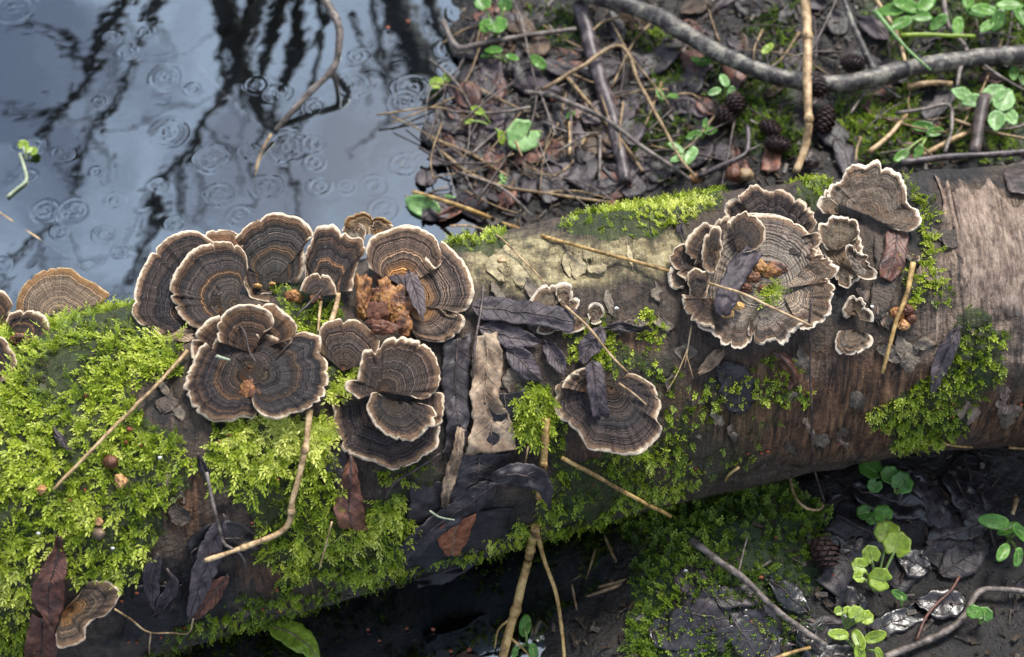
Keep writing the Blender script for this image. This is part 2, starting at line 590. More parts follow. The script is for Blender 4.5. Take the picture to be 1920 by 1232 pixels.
MAT = {}
MAT['bark'] = m_bark()
dark = [(0.0, (0.13, 0.065, 0.025)), (0.12, (0.055, 0.040, 0.027)), (0.30, (0.062, 0.050, 0.042)), (0.42, (0.030, 0.026, 0.026)), (0.50, (0.125, 0.078, 0.045)), (0.56, (0.046, 0.040, 0.040)), (0.70, (0.020, 0.018, 0.020)), (0.80, (0.070, 0.048, 0.036)), (0.88, (0.028, 0.022, 0.020)), (0.95, (0.13, 0.07, 0.035))]
umber = [(0.0, (0.10, 0.05, 0.02)), (0.15, (0.045, 0.030, 0.020)), (0.34, (0.085, 0.058, 0.040)), (0.46, (0.032, 0.025, 0.022)), (0.60, (0.10, 0.066, 0.043)), (0.70, (0.030, 0.024, 0.022)), (0.80, (0.085, 0.055, 0.036)), (0.92, (0.17, 0.095, 0.05))]
slate = [(0.0, (0.10, 0.075, 0.045)), (0.2, (0.050, 0.048, 0.046)), (0.36, (0.085, 0.078, 0.070)), (0.46, (0.030, 0.027, 0.027)), (0.53, (0.14, 0.092, 0.055)), (0.60, (0.040, 0.036, 0.037)), (0.74, (0.078, 0.069, 0.065)), (0.84, (0.022, 0.021, 0.024)), (0.93, (0.10, 0.058, 0.032))]
MAT['cap_umber'] = m_cap('bracket_cap_umber', umber, nb=19)
MAT['cap_slate'] = m_cap('bracket_cap_slate', slate, nb=20)
MAT['cap_dark'] = m_cap('bracket_cap_dark', dark)
warm = [(0.0, (0.26, 0.105, 0.026)), (0.18, (0.16, 0.07, 0.025)), (0.30, (0.31, 0.165, 0.062)), (0.38, (0.26, 0.155, 0.075)), (0.45, (0.13, 0.08, 0.05)), (0.52, (0.11, 0.085, 0.065)), (0.66, (0.17, 0.125, 0.09)), (0.78, (0.07, 0.053, 0.045)), (0.9, (0.12, 0.085, 0.06))]
MAT['cap_warm'] = m_cap('bracket_cap_warm', warm, nb=14)
brown = [(0.0, (0.14, 0.08, 0.04)), (0.15, (0.06, 0.045, 0.035)), (0.38, (0.075, 0.06, 0.05)), (0.55, (0.05, 0.045, 0.045)), (0.70, (0.085, 0.065, 0.052)), (0.82, (0.06, 0.045, 0.04)), (0.93, (0.15, 0.095, 0.06))]
MAT['cap_brown'] = m_cap('bracket_cap_brown', brown, nb=15, rim=1.05)
grey = [(0.0, (0.40, 0.33, 0.25)), (0.25, (0.38, 0.33, 0.26)), (0.5, (0.29, 0.245, 0.20)), (0.62, (0.12, 0.09, 0.07)), (0.78, (0.075, 0.06, 0.05)), (0.9, (0.14, 0.10, 0.07))]
MAT['cap_grey'] = m_cap('bracket_cap_grey', grey, cream=(0.86, 0.73, 0.57), nb=11, contrast=0.55, mottle=0.25, rim=1.2)
bowl = [(0.0, (0.46, 0.38, 0.27)), (0.3, (0.44, 0.385, 0.30)), (0.6, (0.33, 0.28, 0.22)), (1.0, (0.17, 0.12, 0.09))]
MAT['cap_bowl'] = m_cap('bracket_bowl_pale', bowl, nb=8, contrast=0.35, mottle=0.35)
rust = [(0.0, (0.26, 0.15, 0.07)), (0.2, (0.16, 0.11, 0.07)), (0.42, (0.19, 0.145, 0.10)), (0.6, (0.11, 0.085, 0.065)), (0.8, (0.09, 0.07, 0.055)), (0.92, (0.16, 0.105, 0.065))]
MAT['cap_rust'] = m_cap('bracket_cap_rusty', rust, cream=(0.86, 0.74, 0.58), nb=9, contrast=0.4, mottle=0.6, rim=1.3)
tanr = [(0.0, (0.20, 0.15, 0.10)), (0.3, (0.26, 0.20, 0.13)), (0.55, (0.17, 0.13, 0.09)), (0.75, (0.30, 0.23, 0.15)), (0.9, (0.22, 0.14, 0.07))]
MAT['cap_tan'] = m_cap('bracket_cap_tan', tanr, cream=(0.50, 0.37, 0.20), tanc=(0.24, 0.13, 0.05), nb=16, rim=0.5)
MAT['pores'] = m_mott('pore_surface', [(0.3, (0.30, 0.22, 0.15)), (0.7, (0.52, 0.42, 0.32))], 900, 0.8, 0.2)
MAT['rot'] = m_mott('orange_rotten_flesh', [(0.30, (0.02, 0.009, 0.005)), (0.42, (0.10, 0.036, 0.013)), (0.52, (0.26, 0.105, 0.028)), (0.62, (0.40, 0.20, 0.06)), (0.75, (0.12, 0.05, 0.02))], 130, 0.45, 0.5, 0.9, 0.0018)
MAT['knob'] = m_mott('amber_knob', [(0.3, (0.22, 0.10, 0.03)), (0.6, (0.62, 0.38, 0.13))], 200, 0.4, 0.5)
MAT['leaf_black'] = m_mott('wet_black_leaf', [(0.3, (0.006, 0.006, 0.007)), (0.5, (0.024, 0.020, 0.022)), (0.7, (0.055, 0.046, 0.050))], 70, 0.50, 0.35, 0.8, 0.0014, 0, 0.25)
MAT['leaf_purple'] = m_mott('purple_brown_leaf', [(0.3, (0.022, 0.017, 0.021)), (0.5, (0.058, 0.045, 0.052)), (0.7, (0.11, 0.088, 0.09))], 80, 0.55, 0.32, 0.8, 0.0014, 0, 0.2)
MAT['leaf_sodden'] = m_mott('sodden_black_leaf', [(0.3, (0.004, 0.004, 0.005)), (0.5, (0.013, 0.011, 0.012)), (0.7, (0.034, 0.029, 0.031))], 70, 0.30, 0.6, 0.5, 0.0010, 0, 0.25)
MAT['leaf_umber'] = m_mott('umber_leaf', [(0.3, (0.022, 0.014, 0.009)), (0.5, (0.068, 0.043, 0.027)), (0.7, (0.13, 0.085, 0.052))], 80, 0.55, 0.3, 0.8, 0.0014, 0, 0.2)
MAT['leaf_brown'] = m_mott('dry_brown_leaf', [(0.28, (0.045, 0.03, 0.022)), (0.46, (0.19, 0.13, 0.085)), (0.62, (0.36, 0.27, 0.185)), (0.8, (0.15, 0.10, 0.07))], 60, 0.6, 0.35, 0.8, 0.0016, 0, 0.1)
MAT['leaf_red'] = m_mott('red_brown_leaf', [(0.3, (0.035, 0.015, 0.012)), (0.5, (0.10, 0.042, 0.030)), (0.7, (0.19, 0.082, 0.05))], 90, 0.5, 0.4, 0.7, 0.001, 0, 0.2)
MAT['leaf_rust'] = m_mott('rust_leaf', [(0.3, (0.09, 0.03, 0.015)), (0.5, (0.24, 0.085, 0.04)), (0.7, (0.36, 0.16, 0.08))], 300, 0.6, 0.3, 0.8, 0.0008)
MAT['leaf_green'] = m_mott('green_leaf', [(0.3, (0.055, 0.15, 0.022)), (0.5, (0.10, 0.26, 0.035)), (0.7, (0.17, 0.36, 0.06))], 90, 0.38, 0.5, 0.4, 0.0006, 0.3, 0.25)
MAT['leaf_lime'] = m_mott('lime_leaf', [(0.3, (0.15, 0.24, 0.02)), (0.6, (0.30, 0.42, 0.045))], 90, 0.4, 0.5, 0.4, 0.0006, 0.3)
MAT['leaf_mint'] = m_mott('pale_green_leaf', [(0.3, (0.13, 0.27, 0.08)), (0.6, (0.26, 0.46, 0.16))], 90, 0.4, 0.5, 0.4, 0.0006, 0.3)
MAT['stem_green'] = m_mott('pale_green_stem', [(0.3, (0.13, 0.22, 0.05)), (0.7, (0.28, 0.38, 0.12))], 200, 0.5)
MAT['stem_white'] = m_mott('whitish_stem', [(0.3, (0.20, 0.25, 0.16)), (0.7, (0.38, 0.42, 0.29))], 200, 0.5)
MAT['straw'] = m_straw('straw', (0.36, 0.235, 0.115), (0.58, 0.43, 0.25))
MAT['gold'] = m_straw('golden_straw', (0.33, 0.20, 0.065), (0.52, 0.36, 0.14))
MAT['wet_straw'] = m_straw('wet_straw', (0.19, 0.125, 0.06), (0.33, 0.235, 0.125))
MAT['grey_twig'] = m_straw('grey_twig', (0.115, 0.092, 0.078), (0.24, 0.205, 0.18), 0.55)
MAT['dark_twig'] = m_straw('dark_twig', (0.045, 0.032, 0.028), (0.105, 0.078, 0.07), 0.45)
MAT['pale_branch'] = m_straw('pale_branch_bark', (0.062, 0.054, 0.052), (0.25, 0.235, 0.185), 0.5)
MAT['purple_branch'] = m_straw('purple_branch_bark', (0.05, 0.038, 0.04), (0.14, 0.112, 0.115), 0.4)
MAT['red_seed'] = m_mott('red_seed', [(0.3, (0.14, 0.028, 0.014)), (0.7, (0.30, 0.085, 0.04))], 400, 0.5, 0.4, 0.4, 0.0004, 0, 0.3)
MAT['tan_seed'] = m_mott('tan_bud_scale', [(0.3, (0.30, 0.14, 0.05)), (0.7, (0.62, 0.36, 0.16))], 400, 0.5, 0.4, 0.4, 0.0004, 0, 0.3)
MAT['brown_seed'] = m_mott('brown_bud', [(0.3, (0.06, 0.022, 0.012)), (0.7, (0.16, 0.06, 0.03))], 300, 0.5)
MAT['cone'] = m_mott('alder_cone', [(0.3, (0.012, 0.008, 0.008)), (0.7, (0.05, 0.028, 0.026))], 250, 0.5)
MAT['tree'] = m_mott('tree_bark', [(0.3, (0.02, 0.017, 0.014)), (0.7, (0.06, 0.05, 0.042))], 12, 0.8)
MAT['moss'] = m_moss('feather_moss', [(0.0, (0.045, 0.036, 0.010)), (0.12, (0.035, 0.05, 0.008)), (0.27, (0.10, 0.155, 0.010)), (0.5, (0.21, 0.30, 0.016)), (0.75, (0.42, 0.50, 0.045)), (1.0, (0.64, 0.68, 0.17))])
MAT['moss_dark'] = m_moss('dark_moss', [(0.0, (0.022, 0.038, 0.006)), (0.35, (0.08, 0.135, 0.013)), (0.7, (0.19, 0.29, 0.025)), (1.0, (0.36, 0.45, 0.06))])
MAT['ground'] = m_ground()
MAT['water'] = m_water()
MAT['snow'] = m_mott('white_fleck', [(0.3, (0.55, 0.55, 0.52)), (0.7, (0.8, 0.8, 0.78))], 400, 0.5)

# ------------------------------------------------------------------ moss regions (as seen in the photograph, spread over the real surfaces)
MOSS = [
    (1.0, [(-480, 640), (-200, 590), (100, 575), (250, 545), (335, 640), (352, 700), (300, 690), (232, 705), (262, 775), (330, 800), (372, 850), (382, 925), (310, 960), (310, 1010), (270, 1085), (130, 1095), (95, 1000), (62, 1040), (50, 1300), (-300, 1300), (-480, 1150)]),
    (1.0, [(385, 790), (600, 775), (632, 890), (625, 1000), (600, 1060), (540, 1105), (490, 1060), (498, 985), (405, 900)]),
    (1.0, [(600, 1000), (650, 985), (770, 925), (765, 1010), (740, 1085), (650, 1095), (590, 1050)]),
    (0.9, [(525, 550), (620, 535), (645, 600), (600, 650), (540, 600)]),
    (0.8, [(615, 700), (670, 690), (660, 770), (620, 760)]),
    (0.9, [(965, 735), (1030, 715), (1062, 860), (1235, 840), (1295, 750), (1265, 850), (1170, 945), (1100, 995), (1010, 1000), (1035, 880), (960, 790)]),
    (1.0, [(1045, 432), (1150, 380), (1250, 345), (1350, 330), (1390, 350), (1310, 410), (1270, 440), (1150, 440)]),
    (0.7, [(1480, 345), (1550, 330), (1550, 400), (1500, 375)]),
    (0.7, [(840, 458), (960, 440), (935, 482), (860, 484)]),
    (0.32, [(280, 1200), (450, 1120), (600, 1090), (700, 1080), (900, 1030), (960, 960), (1030, 1000), (950, 1090), (800, 1125), (600, 1175), (420, 1300), (280, 1300)]),
    (0.8, [(1640, 770), (1740, 700), (1790, 590), (1890, 605), (1865, 720), (1780, 825), (1660, 835)]),
    (0.45, [(1235, 745), (1480, 690), (1465, 800), (1385, 875), (1250, 935), (1180, 960)]),
    (0.6, [(1060, 620), (1130, 600), (1235, 690), (1240, 720), (1180, 700), (1060, 680)]),
    (0.4, [(1180, 600), (1240, 590), (1270, 720), (1220, 740)]),
    (0.5, [(1690, 500), (1760, 480), (1780, 570), (1710, 570)]),
    (0.4, [(1700, 330), (1760, 400), (1770, 480), (1730, 480)]),
    (0.45, [(1420, 660), (1500, 680), (1500, 760), (1430, 760)]),
    (0.5, [(700, 880), (760, 860), (830, 870), (800, 930), (720, 910)]),
]
GMOSS = [
    (1.0, [(1165, 960), (1320, 905), (1480, 880), (1550, 960), (1550, 1120), (1480, 1150), (1300, 1120), (1200, 1180)]),
    (1.0, [(1180, 1160), (1330, 1140), (1540, 1160), (1500, 1300), (1170, 1300)]),
    (0.85, [(1380, 130), (1500, 110), (1500, 300), (1400, 290), (1330, 200)]),
    (0.7, [(1560, 160), (1720, 180), (1760, 300), (1560, 300)]),
    (0.8, [(1400, 20), (1500, 10), (1490, 100), (1400, 90)]),
    (0.85, [(1600, 0), (1920, -40), (1960, 120), (1700, 150)]),
    (0.8, [(1760, 160), (1960, 140), (1960, 290), (1780, 290)]),
    (0.6, [(980, 20), (1100, 10), (1110, 90), (1000, 90)]),
    (0.6, [(1150, 40), (1340, 90), (1330, 180), (1210, 150)]),
    (0.45, [(1180, 200), (1300, 220), (1290, 330), (1180, 330)]),
]

def in_poly(px, py, poly):
    r = np.zeros(px.shape, bool)
    j = len(poly) - 1
    for i in range(len(poly)):
        xi, yi = poly[i]
        xj, yj = poly[j]
        if yi != yj:
            c = ((yi > py) != (yj > py)) & (px < (xj - xi) * (py - yi) / (yj - yi) + xi)
            r ^= c
        j = i
    return r

def moss_mask(P, polys):
    px, py = proj(P)
    n1 = fbm(P[..., 0] * 60, P[..., 1] * 60, P[..., 2] * 60, 71, 3)
    n2 = fbm(P[..., 0] * 60 + 9, P[..., 1] * 60, P[..., 2] * 60, 77, 3)
    qx, qy = px + 45 * n1, py + 45 * n2
    m = np.zeros(px.shape)
    for d, poly in polys:
        m = np.maximum(m, d * in_poly(qx, qy, poly))
    return m

# ------------------------------------------------------------------ ground, water
def spread(lo, hi, step, far, n):
    a = np.arange(lo, hi + step, step)
    g = np.geomspace(step * 2, far, n)
    return np.concatenate([lo - g[::-1], a, hi + g])

gx = spread(-0.46, 0.46, 0.0028, 40, 26)
gy = spread(-0.24, 0.46, 0.0028, 40, 26)
GX, GY = np.meshgrid(gx, gy, indexing='ij')
GZ = terrain(GX, GY)
GZ = GZ + 0.0022 * fbm(GX * 120, GY * 120, 0, 41, 3) * (np.hypot(GX, GY) < 0.7)
GP = np.stack([GX, GY, GZ], -1)
near = np.hypot(GX, GY) < 0.7
gm = moss_mask(GP, GMOSS) * near
g = link('ground', mesh_np('ground', GP.reshape(-1, 3), grid_faces(len(gx), len(gy)), MAT['ground'], {'moss': gm.ravel()}))
g['kind'] = 'structure'

RINGS = [(315, 248, 32), (312, 145, 31), (238, 97, 18), (362, 166, 17), (116, 288, 21), (40, 272, 16), (62, 276, 19), (85, 178, 11), (55, 328, 13), (180, 322, 11),
         (215, 377, 18), (86, 395, 26), (138, 394, 30), (112, 435, 14), (222, 472, 13), (25, 15, 42), (300, 348, 12), (275, 60, 14), (195, 440, 20), (208, 70, 12), (184, 190, 9),
         (262, 490, 22), (395, 300, 30), (440, 296, 27), (470, 285, 20), (410, 365, 26), (455, 358, 24), (500, 350, 26), (545, 315, 36), (540, 275, 40), (590, 270, 24), (625, 258, 30), (590, 305, 20), (400, 400, 28), (450, 405, 22),
         (520, 175, 26), (515, 58, 20), (660, 160, 32), (728, 55, 18), (668, 105, 18), (775, 165, 36), (790, 140, 30), (760, 190, 26), (730, 300, 32), (760, 310, 26), (790, 300, 22), (820, 320, 24), (700, 350, 26), (655, 380, 24), (650, 350, 18),
         (720, 395, 28), (830, 60, 26), (850, 90, 30), (865, 130, 26), (840, 130, 18), (820, 255, 24), (640, 300, 22), (600, 350, 20), (560, 385, 22), (4, 495, 14), (330, 420, 16), (700, 210, 14), (590, 200, 18), (380, 150, 20), (480, 160, 22), (870, 20, 30)]
wx = spread(-0.42, 0.42, 0.0008, 40, 22)
wx = wx[(wx < 0.0) | (np.arange(len(wx)) % 10 == 0) | (wx > 0.41)]
wy = spread(-0.16, 0.42, 0.0008, 40, 22)
wy = wy[(wy > 0.06) | (np.arange(len(wy)) % 8 == 0)]
WX, WY = np.meshgrid(wx, wy, indexing='ij')
WZ = 0.00022 * fbm(WX * 16, WY * 16, 0, 51, 2) * (np.hypot(WX, WY) < 0.8)
for i, (rx, ry, rr) in enumerate(RINGS):
    c = on_plane(np.array(rx), np.array(ry), 0.0)
    r0 = rr / FPX * ((c - CAM) @ FWD)
    sx = (np.abs(WX[:, 0] - c[0]) < r0 * 1.8)
    sy = (np.abs(WY[0] - c[1]) < r0 * 1.8)
    ix = np.ix_(sx, sy)
    q = np.hypot(WX[ix] - c[0], WY[ix] - c[1])
    if i > 20 and i % 5 in (1, 3):
        continue
    am = 0.00008 * random.choice([0.35, 0.6, 0.9, 1.3])
    wdt = max(r0 * 0.085, 0.0009)
    wob = 1 + 0.11 * vnoise(WX[ix] * 110, WY[ix] * 110, i, 5)
    q = q * wob
    pulse = np.exp(-((q - r0) / wdt)**2) - 0.8 * np.exp(-((q - r0 + 2.1 * wdt) / wdt)**2) + 0.45 * np.exp(-((q - r0 + 4.2 * wdt) / wdt)**2)
    core = np.exp(-(q / (r0 * 0.5))**2) * (0.8 * vnoise(WX[ix] * 420, WY[ix] * 420, i, 7) + 0.5 * np.cos(q * 2 * PI / (r0 * 0.4)))
    WZ[ix] += am * (pulse * (0.35 + 0.65 * sstep(-0.5, 0.4, vnoise(WX[ix] * 90, WY[ix] * 90, i, 8))) + core)
g = link('water', mesh_np('water', np.stack([WX, WY, WZ], -1).reshape(-1, 3), grid_faces(len(wx), len(wy)), MAT['water']))
g['kind'] = 'structure'

# ------------------------------------------------------------------ the log
lx = np.concatenate([np.linspace(-1.1, -0.44, 24, endpoint=False), np.linspace(-0.44, 0.46, 680), np.linspace(0.46, 1.1, 24)[1:]])
lphi = np.linspace(0, 2 * PI, 240, endpoint=False)
LX, LP = np.meshgrid(lx, lphi, indexing='ij')
R = log_R(LX, LP)
arc = LP * 0.085
cB, sB = np.cos(LP), np.sin(LP)
R = R + 0.0007 * fbm(LX * 170 + 3 * fbm(LX * 20, LP * 4, 0, 60, 2), LP * 4, 0, 61, 3) + 0.0022 * fbm(LX * 55, cB * 5, sB * 5, 63, 5)
R = R - 0.0026 * np.clip(0.10 - np.abs(fbm(LX * 34, cB * 2.2, sB * 2.2, 68, 3)), 0, 1) / 0.10 * (fbm(LX * 12, cB * 2, sB * 2, 69, 2) > 0.05)
LV = np.stack([LX, log_yc(LX) + R * cB, ZA + R * sB], -1)
mm = moss_mask(LV, MOSS)
R = R + mm * 0.0022 * (0.5 + fbm(LX * 140, cB * 12, sB * 12, 66, 3))
LV = np.stack([LX, log_yc(LX) + R * cB, ZA + R * sB], -1)
px, py = proj(LV)
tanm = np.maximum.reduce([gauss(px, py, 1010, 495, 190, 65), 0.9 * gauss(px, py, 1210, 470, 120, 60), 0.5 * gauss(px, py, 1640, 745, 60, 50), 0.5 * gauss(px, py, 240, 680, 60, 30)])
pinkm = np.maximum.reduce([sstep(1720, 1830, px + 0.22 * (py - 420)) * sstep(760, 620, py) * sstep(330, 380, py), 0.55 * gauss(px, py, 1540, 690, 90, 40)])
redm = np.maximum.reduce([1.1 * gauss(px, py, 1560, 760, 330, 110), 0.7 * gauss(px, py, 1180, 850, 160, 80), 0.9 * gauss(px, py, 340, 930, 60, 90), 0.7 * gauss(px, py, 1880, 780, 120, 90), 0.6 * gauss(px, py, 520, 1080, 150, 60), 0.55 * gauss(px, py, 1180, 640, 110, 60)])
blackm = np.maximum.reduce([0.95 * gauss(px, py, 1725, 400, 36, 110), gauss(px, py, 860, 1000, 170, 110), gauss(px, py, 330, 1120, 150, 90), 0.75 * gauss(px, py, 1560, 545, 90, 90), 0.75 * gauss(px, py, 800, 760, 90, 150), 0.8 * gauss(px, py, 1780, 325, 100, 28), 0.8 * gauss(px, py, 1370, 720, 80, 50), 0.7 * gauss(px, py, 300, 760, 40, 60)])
lp3 = np.stack([LX, arc, np.zeros_like(LX)], -1)
VV = LV.reshape(-1, 3)
FF = grid_faces(len(lx), len(lphi), 0, True)
lg = thing('fallen_log', 'thick rotting fallen log lying across the picture beside the pond, patched with moss', 'log', (0, 0.0, 0.0))
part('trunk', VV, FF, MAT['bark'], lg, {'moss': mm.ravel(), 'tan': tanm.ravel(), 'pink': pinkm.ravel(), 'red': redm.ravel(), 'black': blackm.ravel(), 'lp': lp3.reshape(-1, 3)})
for e in (0, -1):
    ring = LV[e]
    c = ring.mean(0)
    V = np.vstack([ring, ring * 0.6 + c * 0.4, c])
    n = len(ring)
    j = np.arange(n)
    F = [(a, (a + 1) % n, n + (a + 1) % n, n + a) for a in j] + [(n + a, n + (a + 1) % n, 2 * n) for a in j]
    part('end_face', V, F, MAT['leaf_brown'], lg)

# ------------------------------------------------------------------ moss sprigs
def sprigs(P, N, L, D, tint, pairs=7, wid=0.36, ll=0.37, curl=0.35):
    n = len(P)
    side = nrm(np.cross(D, N))
    nn = nrm(np.cross(side, D))
    lift = RNG.uniform(-0.15, curl, n)
    Vs, Ts = [], []
    def stem(s):
        return P + D * (s * L)[:, None] + nn * ((lift * s * s) * L)[:, None]
    for i in range(pairs):
        s = 0.12 + 0.8 * i / pairs
        for sg in (-1, 1):
            b = stem(np.full(n, s) + RNG.uniform(-0.04, 0.04, n))
            a = RNG.uniform(0.55, 1.1, n)
            d = nrm(D * np.cos(a)[:, None] + sg * side * np.sin(a)[:, None] + nn * RNG.uniform(-0.1, 0.45, n)[:, None])
            l = L * ll * (1.05 - 0.65 * s) * RNG.uniform(0.75, 1.2, n)
            wv = nrm(np.cross(nn, d)) * (l * wid * 0.5)[:, None]
            mid = b + d * (l * 0.45)[:, None]
            Vs.append(np.stack([b, mid + wv, b + d * l[:, None], mid - wv], 1))
            tt = tint + RNG.uniform(-0.09, 0.09, n) + 0.25 * (s - 0.5)
            Ts.append(np.stack([tt - 0.15, tt, tt + 0.12, tt], 1))
    b = stem(np.full(n, 0.9))
    l = L * 0.3
    wv = side * (l * wid * 0.5)[:, None]
    Vs.append(np.stack([b, b + D * (l * 0.45)[:, None] + wv, b + D * l[:, None], b + D * (l * 0.45)[:, None] - wv], 1))
    Ts.append(np.stack([tint, tint + .1, tint + .25, tint + .1], 1))
    V = np.stack(Vs, 1).reshape(-1, 3)
    T = np.clip(np.stack(Ts, 1).reshape(-1), 0, 1)
    F = np.arange(len(V)).reshape(-1, 4)
    return V, F, T

def log_points(n):
    x = RNG.uniform(-0.54, 0.48, n)
    ph = RNG.uniform(0, 2 * PI, n)
    r = log_R(x, ph)
    P = np.stack([x, log_yc(x) + r * np.cos(ph), ZA + r * np.sin(ph)], -1)
    N = np.stack([np.zeros(n), np.cos(ph), np.sin(ph)], -1)
    return P, N

def dirs(P, N, up, down, rnd):
    n = len(P)
    g = np.array([-0.15, -0.45, -0.9])
    t = g - N * (N @ g)[:, None]
    r = RNG.normal(size=(n, 3))
    r = nrm(r - N * (r * N).sum(1)[:, None])
    return nrm(N * (up * RNG.uniform(0.4, 1.4, n))[:, None] + nrm(t) * down + r * rnd)

# ------------------------------------------------------------------ bracket fungi
LOBE_PX = []
def lobe(parent, name, pts, c, mat, lift=3.0, cup=2.0, w=(0.45, 0.45, 0.35), tilt=(0, 0, 0), und=0.9, frill=1.6, thick=1.6, closed=False, seed=None, label=None, c_lift_surface='log', scal=0.0):
    q_ = 1.6 if c[0] > 1240 else 1.0
    frill, scal, und = frill * 1.35 * q_, scal * 1.4 * q_, und * 1.5
    seed = seed if seed is not None else RNG.integers(1, 9999)
    lift, cup, und, thick = lift / 1000, cup / 1000, und / 1000, thick / 1000
    na = int(np.clip(plen(pts) / 3.2, 40, 240))
    o = crom(pts, na, closed)
    c = np.array(c, float)
    u = np.linspace(0, plen(pts), na)
    rv = nrm(o - c)
    fr = frill * (vnoise(u / 17.0, seed * 1.7, 0, 1) + 0.6 * vnoise(u / 7.0, seed * 2.3, 0, 2) + 0.35 * vnoise(u / 3.4, 1.2, seed, 3))
    fr = fr - scal * np.abs(np.sin(u / 26.0 + seed))
    for _ in range(int(na / 38) + 1):
        u0 = RNG.uniform(0.1, 0.9) * u[-1]
        fr = fr - RNG.uniform(2.5, 9.0) * np.exp(-((u - u0) / RNG.uniform(1.8, 3.6))**2)
    if closed:
        e = sstep(0, 0.04, np.linspace(0, 1, na)) * sstep(0, 0.04, np.linspace(1, 0, na))
        fr = fr * e
    o = o + rv * fr[:, None]
    LOBE_PX.append([tuple(q) for q in (c + (o[::5] - c) * 0.97)] + ([] if closed else [tuple(c)]))
    C, NC = hit(c[0], c[1], c_lift_surface)
    C, NC = C[0], NC[0]
    vd = tocam(C)
    C = C + vd * lift
    n = nrm(w[0] * NC + w[1] * np.array([0, 0, 1.0]) + w[2] * vd + np.array(tilt))
    if n @ vd < 0.45:
        n = nrm(n + vd * 0.6)
    t = np.concatenate([np.linspace(0.02, 0.80, 17), np.linspace(0.83, 0.985, 8), [1.0]])
    pxy = c + (o - c)[None] * t[:, None, None]
    d = ray(pxy[..., 0], pxy[..., 1])
    tt = ((C - CAM) @ n) / (d @ n)
    tt = np.clip(tt, 0.45, 1.2)
    G = CAM + d * tt[..., None]
    E = G[-1]
    rad = np.linalg.norm(E - C, axis=1)
    al = u / FPX * 0.72
    T = t[:, None]
    h = cup * T**2 + und * T**2.5 * (1.6 * vnoise(al[None] * 130, seed * 0.7, 0, 4) + 0.8 * vnoise(al[None] * 320, seed * 0.3, T * 2, 5))
    h = h + 0.0008 * vnoise(T * 11, seed * 1.1 + al[None] * 12, 0, 6) + 0.0004 * vnoise(T * 29, seed * 0.6 + al[None] * 20, 0, 7)
    h = h - 0.0011 * np.clip((T - 0.94) / 0.06, 0, 1)**2.2
    G = G + tocam(G) * h[..., None]
    h2 = 0.0007 * T * np.clip(vnoise(al[None] * 420, T * 1.3, seed, 9), -1, 0.4)
    G = G + tocam(G) * h2[..., None]
    G = clear_log(G, 0.0008)
    G = G + tocam(G) * (0.0006 * T**2 * vnoise(u[None] / 9.0, T * 1.5, seed, 8))[..., None]
    nt_, nn = G.shape[:2]
    ded = (1 - T) * rad[None] * 1000
    arcs = np.broadcast_to(al[None] * 1000, ded.shape)
    tb = np.broadcast_to(T, ded.shape)
    A = {'t': tb, 'dedge': ded, 'arc': arcs}
    ke = int(np.argmax(t >= 0.95))
    sl = slice(0, ke + 1)
    ob = part(name, G[sl].reshape(-1, 3), grid_faces(ke + 1, nn), mat, parent, {k_: np.ascontiguousarray(v[sl]).ravel() for k_, v in A.items()})
    if label:
        ob['label'] = label
    # margin: outer band, rolled over the edge and back underneath
    low = G[-1] - tocam(G[-1]) * thick * 0.75
    low = low + nrm(C - low) * 0.0004
    in_ = C + (low - C) * 0.95 - tocam(low) * 0.0002
    M = np.concatenate([G[ke:], low[None], in_[None]], 0)
    km = nt_ - ke
    part('margin', M.reshape(-1, 3), grid_faces(km + 2, nn), mat, ob, {'t': np.concatenate([tb[ke:], tb[-1:], tb[-1:]]).ravel(), 'dedge': np.concatenate([ded[ke:], ded[-1:] * 0, ded[-1:] * 0 + 0.4]).ravel(), 'arc': np.concatenate([arcs[ke:], arcs[-1:], arcs[-1:]]).ravel()})
    tu = np.array([1.0, 0.7, 0.35, 0.05])
    Cb = C - vd * (thick * 2 + 0.002)
    U = Cb + (in_[None] - Cb) * tu[:, None, None]
    part('pore_surface', U.reshape(-1, 3), grid_faces(4, nn), MAT['pores'], ob)
    return ob

def fungus(label, lobes, group, base=None, name='bracket_fungus', cat='fungus'):
    c = base or lobes[0][2]
    b = hit(c[0], c[1], 'log')[0][0]
    t = thing(name, label, cat, b, group)
    for L in lobes:
        nm, pts, cc, mat, kw = L
        lobe(t, nm, pts, cc, MAT[mat], **kw)
    return t

def blob(parent, name, c, rx, ry, hgt, mat, lift=2.0, rough=0.35, seed=1, mode='log', rot=0.0):
    """a lumpy knob sitting on the surface under pixel c"""
    nu, nv = 20, 36
    th = np.linspace(0, PI * 0.62, nu)
    ph = np.linspace(0, 2 * PI, nv, endpoint=False)
    TH, PH = np.meshgrid(th, ph, indexing='ij')
    x, y, z = np.sin(TH) * np.cos(PH), np.sin(TH) * np.sin(PH), np.cos(TH)
    k = 1 + rough * fbm(x * 1.7, y * 1.7, z * 1.7 + seed, seed, 3) + 0.35 * rough * fbm(x * 6, y * 6, z * 6 + seed, seed + 3, 3)
    C = hit(c[0], c[1], mode)[0][0]
    vd = tocam(C)
    s = ((C - CAM) @ FWD) / FPX
    xr, yr = x * rx * math.cos(rot) - y * ry * math.sin(rot), x * rx * math.sin(rot) + y * ry * math.cos(rot)
    V = C + vd * lift / 1000 + (xr * k * s)[..., None] * RGT - (yr * k * s)[..., None] * UPV + (z * k * hgt / 1000)[..., None] * vd
    if parent is None:
        return V.reshape(-1, 3), grid_faces(nu, nv, 0, True), C
    return part(name, V.reshape(-1, 3), grid_faces(nu, nv, 0, True), mat, parent)

